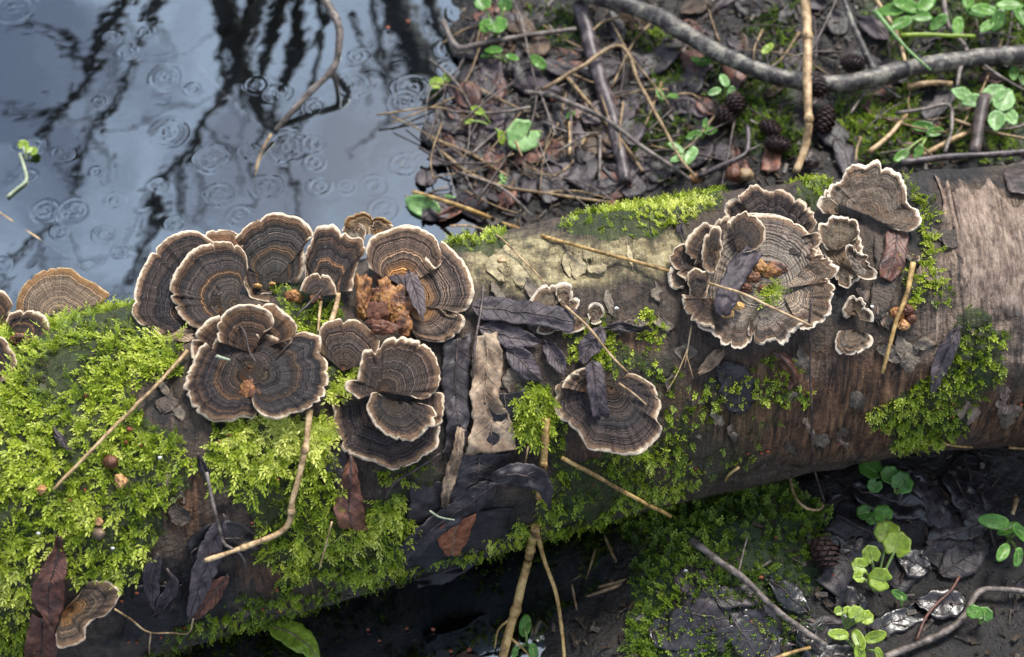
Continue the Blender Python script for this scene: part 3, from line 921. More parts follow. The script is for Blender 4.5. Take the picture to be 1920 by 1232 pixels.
GF = 'zoned bracket fungi growing on the log'
D = dict
fungus('tall dark bracket leaning over the water at the left end of the big cluster', [
    ('cap', [(300, 628), (283, 616), (264, 610), (250, 594), (248, 580), (251, 551), (260, 519), (275, 487), (294, 462), (316, 444), (344, 432), (373, 435), (400, 452)], (418, 590), 'cap_dark', D(lift=5, cup=3, w=(0.2, 0.7, 0.3), frill=1.0, seed=11))], GF)
fungus('narrow bracket mostly hidden behind the two dark left-hand brackets of the big cluster', [
    ('cap', [(366, 470), (369, 457), (376, 442), (391, 434), (416, 431), (446, 437), (456, 460)], (425, 560), 'cap_umber', D(lift=7, cup=1, w=(0.2, 0.7, 0.3), frill=1.0, seed=12))], GF)
fungus('rounded dark blue-grey bracket with an amber inner ring, overlapping the tall leaning one', [
    ('cap', [(466, 500), (458, 470), (437, 455), (408, 453), (383, 458), (358, 471), (341, 491), (326, 512), (318, 537), (321, 558), (330, 580), (344, 600), (372, 617), (402, 606), (440, 598), (470, 580)], (442, 572), 'cap_slate', D(lift=9, cup=5, w=(0.2, 0.6, 0.4), frill=1.1, seed=13))], GF)
f3 = fungus('uppermost fan bracket of the big cluster, with orange crumbs at its foot', [
    ('cap', [(505, 566), (468, 556), (453, 523), (450, 500), (441, 489), (435, 471), (437, 451), (451, 433), (476, 416), (501, 403), (526, 397), (539, 402), (555, 405), (573, 416), (586, 432), (587, 442), (576, 447), (570, 470), (572, 500), (560, 530)], (515, 530), 'cap_slate', D(lift=14, cup=2, w=(0.15, 0.6, 0.45), frill=1.1, seed=14))], GF)
for i, (bx, by, r) in enumerate([(492, 530, 9), (505, 524, 8), (517, 520, 10), (528, 517, 8), (483, 536, 7), (540, 513, 8), (510, 532, 6)]):
    blob(f3, 'orange_crumb', (bx, by), r, r * 0.6, 2.5, MAT['rot' if i % 2 else 'knob'], 16.5, 0.9, 20 + i)
f4 = fungus('dark folded bracket with frilled pale top edge, right of the uppermost fan', [
    ('cap', [(572, 520), (571, 480), (585, 447), (589, 435), (596, 424), (623, 421), (632, 428), (645, 432), (659, 443), (680, 447), (685, 473), (672, 490), (666, 519), (660, 545)], (606, 552), 'cap_dark', D(lift=12, cup=1, w=(0.3, 0.5, 0.4), frill=1.8, seed=15, und=1.4)),
    ('lobe', [(562, 545), (572, 522), (592, 512), (615, 516), (628, 532), (632, 552)], (596, 556), 'cap_brown', D(lift=15, cup=-1, frill=0.6, seed=16, thick=1.2))], GF)
blob(f4, 'knob', (549, 556), 16, 12, 2.0, MAT['rot'], 8, 0.8, 31)
blob(f4, 'knob', (592, 561), 10, 9, 1.8, MAT['rot'], 12, 0.8, 32)
fungus('tiny pale double bracket tucked behind the frilled one at the top of the cluster', [
    ('cap', [(640, 432), (645, 424), (660, 418), (678, 421), (686, 434), (684, 452)], (664, 452), 'cap_grey', D(lift=13, cup=1, frill=1.0, seed=17, thick=1.2))], GF)
fungus('small tawny bracket with amber underside poking over the back of the log', [
    ('cap', [(645, 424), (648, 412), (657, 403), (682, 396), (695, 405), (716, 407), (735, 419), (728, 430)], (686, 440), 'cap_tan', D(lift=9, cup=1, w=(0.1, 0.7, 0.4), seed=18)),
    ('lobe', [(690, 440), (694, 420), (712, 414), (730, 419), (738, 424), (726, 436)], (708, 440), 'cap_warm', D(lift=11, cup=0, frill=0.5, seed=19, thick=1.2))], GF)
f6 = fungus('largest brown bracket with orange-brown heart and three broad lobes', [
    ('lobe', [(828, 452), (851, 471), (872, 494), (885, 523), (889, 549), (883, 570), (868, 587), (851, 597), (830, 580)], (752, 566), 'cap_warm', D(lift=9, cup=4, w=(0.2, 0.6, 0.4), frill=1.0, seed=21)),
    ('lobe', [(690, 500), (686, 481), (688, 460), (699, 443), (729, 430), (762, 422), (796, 430), (817, 447), (824, 464), (833, 476), (830, 492), (817, 501), (800, 480)], (752, 545), 'cap_warm', D(lift=11, cup=6, w=(0.2, 0.6, 0.4), frill=1.0, seed=22)),
    ('lobe', [(842, 582), (868, 591), (871, 608), (855, 629), (830, 640), (800, 640), (779, 630), (768, 610)], (775, 572), 'cap_warm', D(lift=10, cup=2, w=(0.3, 0.5, 0.4), frill=1.0, seed=23))], GF)
for i, (bx, by, rx, ry, hh, mt) in enumerate([(744, 574, 25, 30, 1.3, 'rot'), (718, 556, 20, 24, 1.0, 'rot'), (758, 606, 13, 22, 1.0, 'rot'), (708, 586, 16, 20, 0.9, 'brown_seed'), (682, 556, 13, 36, 1.8, 'rot'), (716, 614, 22, 12, 1.6, 'brown_seed'), (734, 530, 22, 14, 0.6, 'brown_seed')]):
    blob(f6, 'rotten_core', (bx, by), rx, ry, hh, MAT[mt], 10.2, 1.3, 40 + i)
f7 = fungus('broad dark rosette of overlapping lobes on the mossy crest, below the leaning brackets', [
    ('base_disc', [(400, 640), (440, 620), (500, 625), (545, 650), (548, 700), (520, 745), (470, 765), (420, 740), (392, 690)], (468, 690), 'cap_brown', D(lift=5.5, cup=0, closed=True, frill=0.3, seed=30)),
    ('lobe', [(360, 672), (358, 651), (364, 630), (376, 614), (391, 598), (412, 592)], (448, 672), 'cap_umber', D(lift=5, cup=4, frill=1.2, seed=31)),
    ('lobe', [(478, 574), (490, 569), (512, 569), (530, 580), (548, 598), (557, 616), (548, 634), (528, 640)], (474, 660), 'cap_umber', D(lift=6, cup=5, frill=1.2, seed=32)),
    ('lobe', [(409, 640), (405, 625), (407, 608), (416, 591), (437, 576), (458, 569), (483, 572), (505, 582), (514, 598), (511, 612), (495, 621)], (472, 662), 'cap_umber', D(lift=8, cup=6, frill=1.0, seed=33)),
    ('lobe', [(384, 641), (369, 655), (357, 680), (346, 706), (344, 728), (350, 748), (362, 766), (374, 778), (398, 789), (424, 793), (451, 787), (476, 784), (482, 768)], (460, 704), 'cap_dark', D(lift=7, cup=2, frill=1.8, seed=34, scal=2)),
    ('lobe', [(548, 640), (557, 623), (576, 620), (597, 628), (602, 644), (601, 662), (615, 676), (618, 701), (614, 730), (605, 751), (580, 766), (551, 778), (523, 787), (501, 785), (484, 774), (471, 752), (480, 738)], (489, 704), 'cap_slate', D(lift=10, cup=2.5, frill=1.8, seed=35, scal=2))], GF)
blob(f7, 'rotten_core', (463, 730), 11, 15, 0.7, MAT['rot'], 8.6, 1.4, 71)
blob(f7, 'rotten_core', (478, 738), 12, 8, 0.8, MAT['brown_seed'], 9.2, 0.6, 72)
fr = fungus('half-hidden brown bracket wedged between the dark rosette and the curled fungus', [
    ('cap', [(600, 660), (598, 625), (606, 610), (627, 600), (657, 599), (682, 608), (699, 622), (709, 630), (713, 648), (700, 675)], (643, 696), 'cap_brown', D(lift=4, cup=2, frill=1.4, seed=36))], GF)
fungus('curled spiralling bracket with frilled lobes, lowest of the big cluster', [
    ('lobe', [(632, 740), (616, 745), (623, 777), (632, 819), (644, 848), (670, 857), (687, 864), (703, 872), (737, 882), (771, 872), (805, 853), (824, 827), (829, 800)], (706, 768), 'cap_brown', D(lift=5, cup=-2, frill=2.0, seed=41, scal=2)),
    ('lobe', [(800, 735), (829, 738), (833, 762), (830, 789), (818, 802)], (745, 764), 'cap_brown', D(lift=9, cup=1, frill=1.8, seed=42)),
    ('lobe', [(672, 748), (651, 735), (646, 718), (665, 705), (676, 676), (682, 655), (712, 650), (722, 637), (750, 628), (788, 637), (813, 658), (826, 684), (829, 717), (813, 739), (792, 749), (774, 742)], (717, 734), 'cap_brown', D(lift=11, cup=4, frill=2.2, seed=43, scal=2)),
    ('lobe', [(714, 742), (703, 735), (692, 744), (687, 768), (699, 798), (720, 817), (745, 828), (771, 826), (792, 820), (813, 802), (820, 781), (811, 764), (790, 756)], (736, 752), 'cap_brown', D(lift=14, cup=2.5, frill=2.0, seed=44, scal=2))], GF)
fungus('solitary fan bracket with white rim low on the log, a dead leaf across it', [
    ('cap', [(1103, 684), (1081, 691), (1059, 710), (1039, 725), (1040, 742), (1035, 759), (1044, 781), (1066, 797), (1085, 819), (1100, 838), (1122, 848), (1160, 853), (1190, 853), (1213, 845), (1234, 826), (1241, 803), (1233, 788), (1242, 768), (1238, 747), (1224, 721), (1205, 706), (1180, 697)], (1146, 728), 'cap_brown', D(lift=8, cup=-1, w=(0.5, 0.4, 0.5), frill=1.6, seed=51, scal=1.5)),
    ('lobe', [(1052, 726), (1062, 708), (1082, 694), (1102, 688)], (1118, 740), 'cap_warm', D(lift=10, cup=2, frill=1, seed=52, thick=1.0))], GF)
fungus('small cream-edged cluster on the bare bark, half under a dark leaf', [
    ('lobe', [(1008, 612), (1006, 624), (1025, 628), (1047, 620), (1062, 626), (1085, 622), (1102, 612), (1104, 596)], (1056, 590), 'cap_grey', D(lift=2, cup=1, frill=1.2, seed=61, thick=1.2)),
    ('lobe', [(994, 576), (991, 564), (1002, 549), (1017, 534), (1040, 534), (1046, 544), (1052, 562)], (1036, 578), 'cap_rust', D(lift=4, cup=2, frill=1.2, seed=62, thick=1.2)),
    ('lobe', [(1042, 552), (1044, 534), (1059, 528), (1072, 534), (1075, 549), (1086, 564), (1082, 580)], (1054, 576), 'cap_rust', D(lift=5, cup=2, frill=1.2, seed=63, thick=1.2)),
    ('lobe', [(1104, 602), (1101, 585), (1106, 571), (1119, 567), (1132, 579), (1130, 601), (1117, 610), (1108, 608)], (1110, 594), 'cap_rust', D(lift=5, cup=1, frill=0.8, seed=64, thick=1.2))], GF)
e1 = fungus('pair of dark overlapping brackets cut by the left edge of the picture', [
    ('lobe', [(-30, 560), (-12, 545), (5, 546), (16, 556), (25, 578), (22, 598), (8, 612)], (-15, 612), 'cap_umber', D(lift=9, cup=2, w=(0.2, 0.6, 0.4), seed=71)),
    ('lobe', [(10, 600), (20, 586), (44, 581), (68, 583), (88, 597), (95, 619), (83, 641), (62, 644)], (34, 630), 'cap_dark', D(lift=6, cup=2, seed=72))], GF, base=(30, 630))
blob(e1, 'rust_knob', (37, 637), 18, 13, 4, MAT['rot'], 7, 0.5, 33)
fungus('dark bracket below the pair at the left edge, lying on bright moss', [
    ('cap', [(-50, 650), (-30, 632), (0, 632), (14, 642), (27, 663), (31, 680), (24, 704), (0, 718), (-30, 720)], (-22, 676), 'cap_dark', D(lift=7, cup=2, seed=73))], GF)
fungus('pale tan banded bracket standing behind the mossy crest at the far left', [
    ('cap', [(30, 585), (31, 567), (36, 550), (51, 527), (75, 509), (102, 502), (130, 503), (143, 510), (160, 523), (181, 533), (198, 544), (206, 553), (190, 570)], (112, 592), 'cap_tan', D(lift=2, cup=-1, w=(0.1, 0.8, 0.2), frill=0.7, seed=74))], GF)
fungus('brown cupped bracket with white rim beside a dead leaf at the bottom left', [
    ('cap', [(146, 1120), (167, 1092), (194, 1088), (216, 1099), (225, 1114), (218, 1132), (198, 1154), (176, 1162), (163, 1176), (161, 1198), (140, 1209), (110, 1216), (104, 1190)], (118, 1146), 'cap_warm', D(lift=7, cup=5, w=(0.6, 0.3, 0.5), frill=1.2, seed=75))], GF)
r15 = fungus('large ruffled grey rosette with moss in its bowl, the biggest fungus on the right', [
    ('bowl', [(1300, 500), (1330, 430), (1400, 400), (1480, 410), (1535, 460), (1548, 520), (1540, 580), (1490, 620), (1420, 625), (1340, 610), (1295, 570)], (1440, 545), 'cap_bowl', D(lift=5, cup=4, closed=True, frill=0.5, seed=81)),
    ('lobe', [(1278, 556), (1281, 573), (1301, 597), (1315, 617), (1346, 635), (1356, 651), (1383, 655), (1406, 648), (1412, 630)], (1392, 566), 'cap_grey', D(lift=8, cup=4, frill=2.2, seed=82, scal=2)),
    ('lobe', [(1372, 430), (1360, 400), (1360, 380), (1366, 368), (1383, 357), (1410, 347), (1435, 351), (1462, 348), (1486, 357), (1510, 375), (1524, 389), (1532, 410), (1527, 430), (1511, 438)], (1452, 452), 'cap_brown', D(lift=7, cup=5, w=(0.2, 0.5, 0.5), frill=2.2, seed=83, scal=3)),
    ('lobe', [(1511, 440), (1532, 437), (1537, 457), (1534, 471), (1528, 486)], (1462, 470), 'cap_brown', D(lift=9, cup=4, frill=2.0, seed=84)),
    ('lobe', [(1503, 622), (1527, 621), (1550, 601), (1561, 573), (1571, 553), (1566, 532), (1552, 520)], (1470, 556), 'cap_grey', D(lift=8, cup=6, frill=2.2, seed=85, scal=3)),
    ('lobe', [(1552, 528), (1570, 515), (1568, 491), (1548, 476), (1530, 478)], (1472, 540), 'cap_grey', D(lift=10, cup=5, frill=2.2, seed=86, scal=2)),
    ('lobe', [(1408, 606), (1400, 618), (1405, 635), (1424, 648), (1452, 641), (1468, 651), (1482, 628), (1503, 618), (1516, 600)], (1430, 578), 'cap_grey', D(lift=10, cup=4, frill=2.4, seed=87, scal=2)),
    ('lobe', [(1258, 500), (1252, 518), (1257, 538), (1270, 544), (1282, 541)], (1288, 520), 'cap_rust', D(lift=4, cup=2, frill=1, seed=88)),
    ('lobe', [(1288, 526), (1267, 512), (1257, 488), (1264, 467), (1284, 454), (1302, 452)], (1316, 502), 'cap_brown', D(lift=7, cup=3, frill=1.6, seed=89)),
    ('lobe', [(1291, 536), (1290, 512), (1305, 503), (1322, 509), (1330, 520), (1328, 538), (1322, 560)], (1308, 562), 'cap_brown', D(lift=11, cup=3, frill=1.8, seed=90)),
    ('lobe', [(1292, 486), (1284, 465), (1290, 446), (1302, 430), (1322, 418), (1338, 420), (1350, 405), (1368, 402)], (1345, 482), 'cap_brown', D(lift=11, cup=4, frill=1.8, seed=91)),
    ('lobe', [(1368, 418), (1376, 404), (1390, 396), (1404, 396), (1424, 409), (1438, 424), (1435, 447), (1421, 467), (1398, 474)], (1382, 470), 'cap_brown', D(lift=14, cup=4, frill=2.2, seed=92, scal=2)),
    ('flap', [(1342, 511), (1329, 515), (1316, 498), (1312, 474), (1321, 447), (1335, 427), (1349, 430), (1354, 450), (1350, 484), (1346, 500)], (1334, 472), 'cap_brown', D(lift=17, cup=2, closed=True, frill=1.6, seed=93, thick=1.4)),
    ('lobe', [(1283, 560), (1276, 552), (1287, 582), (1303, 600), (1322, 612), (1340, 618)], (1338, 560), 'cap_brown', D(lift=12, cup=4, frill=2.2, seed=94))], GF, base=(1420, 560))
blob(r15, 'amber_knob', (1363, 588), 13, 8, 3, MAT['knob'], 12, 0.4, 51)
blob(r15, 'amber_knob', (1386, 574), 10, 7, 3, MAT['knob'], 12, 0.4, 52)
blob(r15, 'amber_knob', (1452, 505), 24, 14, 0.9, MAT['rot'], 8.5, 0.7, 53)
for i, (bx, by, r) in enumerate([(1412, 520), (1400, 540), (1426, 500), (1440, 545), (1395, 520)] and [(1412, 520, 12), (1400, 540, 10), (1426, 500, 12), (1438, 545, 14), (1395, 516, 9)]):
    blob(r15, 'rotten_core', (bx, by), r, r * 0.8, 1.6, MAT['brown_seed' if i % 2 else 'rot'], 10, 0.9, 60 + i)
fungus('rust-and-grey fan with bright white scalloped rim on the back crest, upper right', [
    ('cap', [(1546, 372), (1543, 352), (1557, 341), (1575, 340), (1583, 326), (1589, 310), (1605, 300), (1622, 303), (1639, 298), (1657, 309), (1673, 310), (1694, 328), (1702, 351), (1704, 368), (1714, 385), (1729, 399), (1727, 423), (1707, 437), (1680, 432), (1658, 417)], (1628, 404), 'cap_rust', D(lift=9, cup=1, w=(0.2, 0.5, 0.5), frill=1.8, seed=101, scal=3)),
    ('lobe', [(1540, 400), (1534, 385), (1540, 366), (1552, 352), (1560, 352), (1550, 366), (1571, 383)], (1572, 402), 'cap_rust', D(lift=10, cup=2, frill=1.6, seed=102))], GF)
fungus('mottled cream-edged bracket between the ruffled rosette and the white-rimmed fan', [
    ('body', [(1540, 432), (1600, 432), (1618, 470), (1622, 505), (1604, 535), (1570, 535), (1550, 490)], (1582, 485), 'cap_rust', D(lift=3, cup=-1, closed=True, frill=2.0, seed=100)),
    ('lobe', [(1545, 470), (1532, 430), (1537, 416), (1557, 404), (1584, 402), (1605, 409), (1615, 430), (1608, 446)], (1574, 468), 'cap_rust', D(lift=6, cup=2, frill=1.8, seed=103, scal=2)),
    ('lobe', [(1586, 480), (1586, 468), (1596, 457), (1609, 466), (1629, 478), (1626, 492), (1646, 514), (1630, 528), (1612, 522)], (1598, 504), 'cap_grey', D(lift=8, cup=3, frill=2.2, seed=104)),
    ('lobe', [(1562, 510), (1568, 530), (1577, 538), (1592, 540), (1601, 519)], (1580, 496), 'cap_rust', D(lift=5, cup=1, frill=1.6, seed=105))], GF)
fungus('upper one of two little brown brackets standing alone on bare bark', [
    ('cap', [(1584, 600), (1580, 588), (1583, 570), (1598, 555), (1618, 563), (1627, 580), (1639, 604), (1618, 602)], (1600, 590), 'cap_rust', D(lift=5, cup=2, frill=1.8, seed=106, w=(0.4, 0.4, 0.5)))], GF)
fungus('lower one of two little brown brackets on bare bark, banded and pale-rimmed', [
    ('cap', [(1574, 620), (1566, 638), (1568, 655), (1588, 668), (1612, 665), (1632, 648), (1636, 631), (1622, 624)], (1600, 618), 'cap_rust', D(lift=5, cup=2, frill=1.6, seed=107, w=(0.4, 0.4, 0.5)))], GF)
f19 = thing('bracket_fungus', 'lumpy rust-brown young fungus knobs behind the flat yellow straw', 'fungus', hit(1690, 590, 'log')[0][0], GF)
for i, (bx, by, r) in enumerate([(1682, 588, 14), (1702, 582, 12), (1694, 610, 12), (1708, 598, 10)]):
    blob(f19, 'knob', (bx, by), r, r * 0.9, 4, MAT['tan_seed' if i == 2 else 'brown_seed' if i % 2 else 'rot'], 1, 0.5, 80 + i)
fungus('tiny pale shelf at the top of the flat yellow straw', [
    ('cap', [(1697, 478), (1699, 484), (1712, 492), (1724, 491), (1725, 480)], (1711, 478), 'cap_rust', D(lift=5, cup=1, frill=0.8, seed=108, thick=1.2))], GF)

# ------------------------------------------------------------------ dead leaves
def strip_thing(label, Lp, Rp, mat, lift=2.0, amp=1.5, thick=0.3, rag=2.2, name='dead_leaf', cat='leaf', group=None, rib=True, mode='any', nv=11, curl=0.0, seed=None, veins=6, arch=0.0, taperv=False):
    seed = int(seed if seed is not None else RNG.integers(1, 9999))
    L_, R_ = np.asarray(Lp, float), np.asarray(Rp, float)
    nu = int(np.clip(max(plen(L_), plen(R_)) / 4.5, 12, 70))
    L_, R_ = crom(L_, nu), crom(R_, nu)
    u = np.arange(nu)
    wv = nrm(R_ - L_ + 1e-6)
    L_ = L_ - wv * (rag * (vnoise(u / 3.0, seed, 0, 1) + 0.7 * vnoise(u / 1.3, seed, 0, 2)))[:, None]
    R_ = R_ + wv * (rag * (vnoise(u / 3.0, seed + 5, 0, 1) + 0.7 * vnoise(u / 1.3, seed + 5, 0, 2)))[:, None]
    v = np.linspace(0, 1, nv)
    q = L_[:, None] * (1 - v)[None, :, None] + R_[:, None] * v[None, :, None]
    q[0] += (rag * 1.6 * vnoise(v * 6, seed, 1, 3))[:, None]
    q[-1] += (rag * 1.6 * vnoise(v * 6, seed, 2, 3))[:, None]
    Pq, Nq = hit(q[..., 0], q[..., 1], mode)
    # keep the drape smooth where the ground drops away behind an edge
    dep = np.linalg.norm(Pq - CAM, axis=-1)
    md = np.median(dep)
    dep = np.clip(dep, md - 0.035, md + 0.035)
    for _ in range(2):
        dep[1:-1] = (dep[:-2] + dep[1:-1] + dep[2:]) / 3
    uu = np.linspace(0, 1, nu)[:, None]
    vv = v[None]
    h = lift / 1000 + amp / 1000 * (1.2 * vnoise(uu * nu / 9, vv * 2.2, seed, 4) + 0.5 * vnoise(uu * nu / 4, vv * 5, seed, 5))
    if taperv:
        h = h * (1 - vv**1.5) * sstep(0, 0.22, uu) - 0.0012 * vv**4 - 0.001 * (1 - sstep(0, 0.2, uu))
    h = h + curl / 1000 * (2 * vv - 1)**2 + arch / 1000 * np.sin(uu * PI) + 0.0004 * np.abs(2 * vv - 1)
    lv = np.sin(uu * nu * 0.9 + np.abs(vv - 0.5) * 9)
    h = h + 0.00018 * lv
    d = -nrm(CAM - Pq)
    G = CAM + d * (dep - h)[..., None]
    t = thing(name, label, cat, G.reshape(-1, 3).mean(0) - tocam(G.reshape(-1, 3).mean(0)) * 0.002, group)
    V, F = solid_grid(G, thick / 1000)
    part('blade', V, F, mat, t)
    if rib:
        mid = G[:, nv // 2] + tocam(G[:, nv // 2]) * 0.00015
        V, F = tube(mid, np.linspace(0.00055, 0.00025, nu), 6)
        part('midrib', V, F, MAT['dark_twig'] if mat in (MAT['leaf_black'], MAT['leaf_purple'], MAT['leaf_red'], MAT['leaf_sodden'], MAT['leaf_umber']) else MAT['leaf_brown'], t)
        vs = []
        for i in range(veins):
            a = int((0.1 + 0.75 * i / veins) * nu)
            b = min(a + max(2, nv // 2), nu - 1)
            for sg in (-1, 1):
                js = nv // 2 + sg * np.arange(nv // 2 + 1)
                is_ = np.round(np.linspace(a, b, len(js))).astype(int)
                pp = G[is_, np.clip(js, 0, nv - 1)]
                vs.append(tube(pp + tocam(pp) * 0.00008, np.linspace(0.00028, 0.00012, len(pp)), 4))
        if vs:
            V, F = merge(vs)
            part('side_veins', V, F, mat, t)
    return t

def leaf(label, mid, width, mat, prof='lance', **kw):
    mid = np.asarray(mid, float)
    n = 14
    m_ = crom(mid, n)
    s = np.linspace(0, 1, n)
    if prof == 'lance':
        wv = width / 2 * np.sin(PI * s**0.85)**0.8
    elif prof == 'blunt':
        wv = width / 2 * np.minimum(1, 3.2 * np.sqrt(s * (1 - s * 0.9) + 0.002))
    else:
        wv = width / 2 * (0.15 + 0.95 * np.sin(PI * s)**0.6)
    T = np.gradient(m_, axis=0)
    Nn = nrm(np.stack([T[:, 1], -T[:, 0]], -1))
    wv = np.maximum(wv, 0.8)[:, None]
    return strip_thing(label, m_ + Nn * wv, m_ - Nn * wv, mat, **kw)

M = MAT
GL = 'dead leaves lying on the log'
strip_thing('large black leaf hanging down right of the curled fungus', [(832, 640), (828, 720), (836, 790), (832, 850)], [(884, 625), (880, 700), (878, 790), (868, 850)], M['leaf_black'], 2, 1.8, group=GL)
strip_thing('crumpled pale brown leaf with torn lower edge in the middle of the log', [(893, 630), (886, 700), (882, 740), (886, 790), (872, 856)], [(930, 622), (942, 680), (936, 745), (962, 790), (970, 846)], M['leaf_brown'], 5, 2.6, rag=3, group=GL, nv=15)
strip_thing('grey wet leaf fold under the crumpled brown leaf', [(905, 740), (912, 800), (905, 850)], [(985, 730), (990, 800), (972, 838)], M['leaf_black'], 3, 1.8, rag=2, group=GL)
leaf('long dark purple leaf pointing right, laid over the small cream-edged cluster', [(884, 574), (940, 580), (1000, 588), (1045, 596), (1078, 602)], 44, M['leaf_purple'], 'blunt', lift=7, amp=1.2, group=GL)
leaf('purple oval leaf just below the long dark one', [(898, 612), (930, 622), (970, 634), (1016, 640)], 44, M['leaf_purple'], lift=3.5, amp=1.0, group=GL)
leaf('thin curled dark leaf tail trailing to the right of the small cluster', [(1128, 618), (1160, 612), (1190, 618), (1222, 616)], 16, M['leaf_black'], lift=4, amp=2, group=GL)
leaf('upright dark leaf twisted above the solitary fan', [(1128, 612), (1118, 636), (1100, 656), (1092, 684)], 40, M['leaf_purple'], lift=6, amp=2.2, group=GL)
leaf('narrow dark leaf lying across the solitary white-rimmed fan', [(1110, 676), (1116, 710), (1120, 745), (1128, 780)], 34, M['leaf_purple'], 'blunt', lift=12, amp=1.5, rag=2, group=GL)
leaf('small purple leaf pointing down toward the yellow-green moss tuft', [(1022, 640), (1040, 668), (1052, 690), (1062, 704)], 34, M['leaf_purple'], lift=3, group=GL)
leaf('grey-purple leaf between crumpled brown leaf and moss tuft', [(950, 650), (980, 680), (1000, 700), (1016, 716)], 46, M['leaf_purple'], lift=2.5, group=GL)
strip_thing('folded reddish brown leaf hanging under the curled fungus', [(656, 852), (640, 900), (628, 950), (634, 990)], [(662, 852), (674, 900), (682, 950), (688, 998)], M['leaf_red'], 7, 2.5, curl=-2, group=GL)
strip_thing('black leaf behind the folded reddish one', [(622, 830), (608, 880), (612, 930), (630, 960)], [(655, 840), (650, 880), (640, 930), (645, 965)], M['leaf_black'], 3, 2, group=GL)
strip_thing('rust red torn leaf tip on the black underside of the log', [(820, 990), (822, 1015), (836, 1042)], [(894, 962), (880, 1005), (862, 1042)], M['leaf_rust'], 6, 1.2, rag=2, group=GL, veins=5)
leaf('arched dark leaf curling over beside the broken straw', [(914, 900), (950, 892), (990, 892), (1020, 912), (1032, 952)], 46, M['leaf_black'], lift=8, amp=2.5, arch=5, group=GL)
leaf('black ribbon of leaf slanting down from the arched leaf', [(930, 905), (890, 935), (850, 965), (800, 1000), (750, 1050)], 40, M['leaf_black'], 'blunt', lift=5, amp=2.5, rag=2, group=GL)
strip_thing('pale brown twisted leaf edge beside the black leaf', [(858, 800), (846, 850), (832, 900), (826, 950)], [(872, 805), (866, 860), (852, 910), (838, 960)], M['leaf_brown'], 5, 2.5, group=GL)
strip_thing('wide black leaf sheet beneath the crumpled brown leaf', [(840, 850), (840, 900), (840, 950)], [(960, 850), (950, 890), (915, 910)], M['leaf_black'], 2, 2.0, rag=2, group=GL)
leaf('long grey lance leaf standing below the hooked straw', [(422, 966), (400, 1020), (378, 1085), (352, 1166)], 46, M['leaf_purple'], lift=8, amp=1.2, group=GL)
leaf('dull brown leaf left of the grey lance leaf', [(300, 1040), (284, 1075), (286, 1110), (292, 1150)], 34, M['leaf_purple'], lift=6, amp=1.6, group=GL)
leaf('shrivelled grey leaf between two longer ones at the bottom', [(314, 1070), (324, 1100), (306, 1130), (288, 1162)], 26, M['leaf_purple'], lift=7, amp=2, group=GL)
leaf('black leaf tip right of the grey lance leaf', [(428, 1080), (402, 1110), (380, 1140), (362, 1166)], 34, M['leaf_red'], lift=5, amp=1.5, group=GL)
strip_thing('broad black leaf behind the hooked straw', [(352, 1012), (390, 985), (440, 978), (488, 1005)], [(360, 1060), (400, 1045), (450, 1040), (486, 1030)], M['leaf_black'], 3, 2.5, rag=2, group=GL)
strip_thing('tall brown leaf shading the left edge of the cupped bracket', [(108, 1005), (92, 1040), (72, 1080), (60, 1120), (88, 1170)], [(116, 1005), (124, 1050), (122, 1100), (118, 1140), (104, 1180)], M['leaf_red'], 9, 2.5, group=GL)
strip_thing('dark brown leaf base at the bottom left corner', [(55, 1150), (48, 1200), (40, 1260)], [(100, 1170), (108, 1210), (100, 1260)], M['leaf_red'], 6, 2.5, group=GL)
leaf('brown leaf scrap lying in the orange heart of the largest bracket', [(690, 492), (718, 500), (742, 515), (760, 540)], 34, M['leaf_purple'], lift=18, amp=1, group=GL)
leaf('dark narrow leaf across the right lobe of the largest bracket', [(765, 505), (776, 535), (784, 560), (792, 600)], 32, M['leaf_purple'], lift=19, amp=1.2, group=GL)
leaf('small pale leaf hanging below the ruffled rosette', [(1358, 656), (1340, 672), (1326, 686), (1310, 702)], 24, M['leaf_brown'], lift=4, amp=1.2, group=GL)
strip_thing('twisted brown strap across the hollow of the ruffled rosette', [(1400, 462), (1372, 490), (1352, 525), (1340, 565), (1342, 590)], [(1432, 478), (1408, 512), (1388, 545), (1375, 580), (1362, 592)], M['leaf_purple'], 18, 2.0, group=GL, rib=False, curl=-1.5, rag=2.5)
strip_thing('dark flap of leaf hanging under the white-rimmed fan', [(1664, 430), (1656, 470), (1648, 505), (1648, 520)], [(1704, 438), (1700, 475), (1690, 510), (1672, 530)], M['leaf_red'], 4, 1.6, group=GL)
leaf('faded purple leaf strip running down through moss on the right', [(1800, 610), (1780, 650), (1762, 690), (1745, 745)], 34, M['leaf_purple'], lift=3, amp=1.4, rag=2, group=GL)
leaf('grey wet leaf pasted to the log under the ruffled rosette', [(1345, 690), (1372, 705), (1385, 740), (1372, 775)], 60, M['leaf_black'], 'oval', lift=1.5, amp=1.5, rag=3, group=GL)
leaf('curled brown leaf edge beside the hanging thread', [(1450, 660), (1475, 680), (1488, 705), (1478, 730)], 26, M['leaf_red'], lift=4, amp=2.5, group=GL)
leaf('short dark blade of leaf standing at the left of the ruffled rosette', [(1272, 405), (1276, 430), (1284, 452)], 12, M['leaf_purple'], lift=5, group=GL)
strip_thing('brown dead leaf under the tall leaning bracket', [(285, 622), (320, 615), (360, 616)], [(300, 640), (335, 640), (364, 638)], M['leaf_brown'], 2.5, 1.5, group=GL)
leaf('yellow-green fallen leaf with pale edge at the bottom', [(498, 1170), (530, 1180), (565, 1200), (600, 1240)], 52, M['leaf_lime'], lift=10, amp=1.2, mode='ground', group='leaves on the dark water')
leaf('dark slip of leaf lying in the moss at the left', [(98, 800), (112, 824), (134, 846)], 14, M['leaf_purple'], lift=5, group=GL)
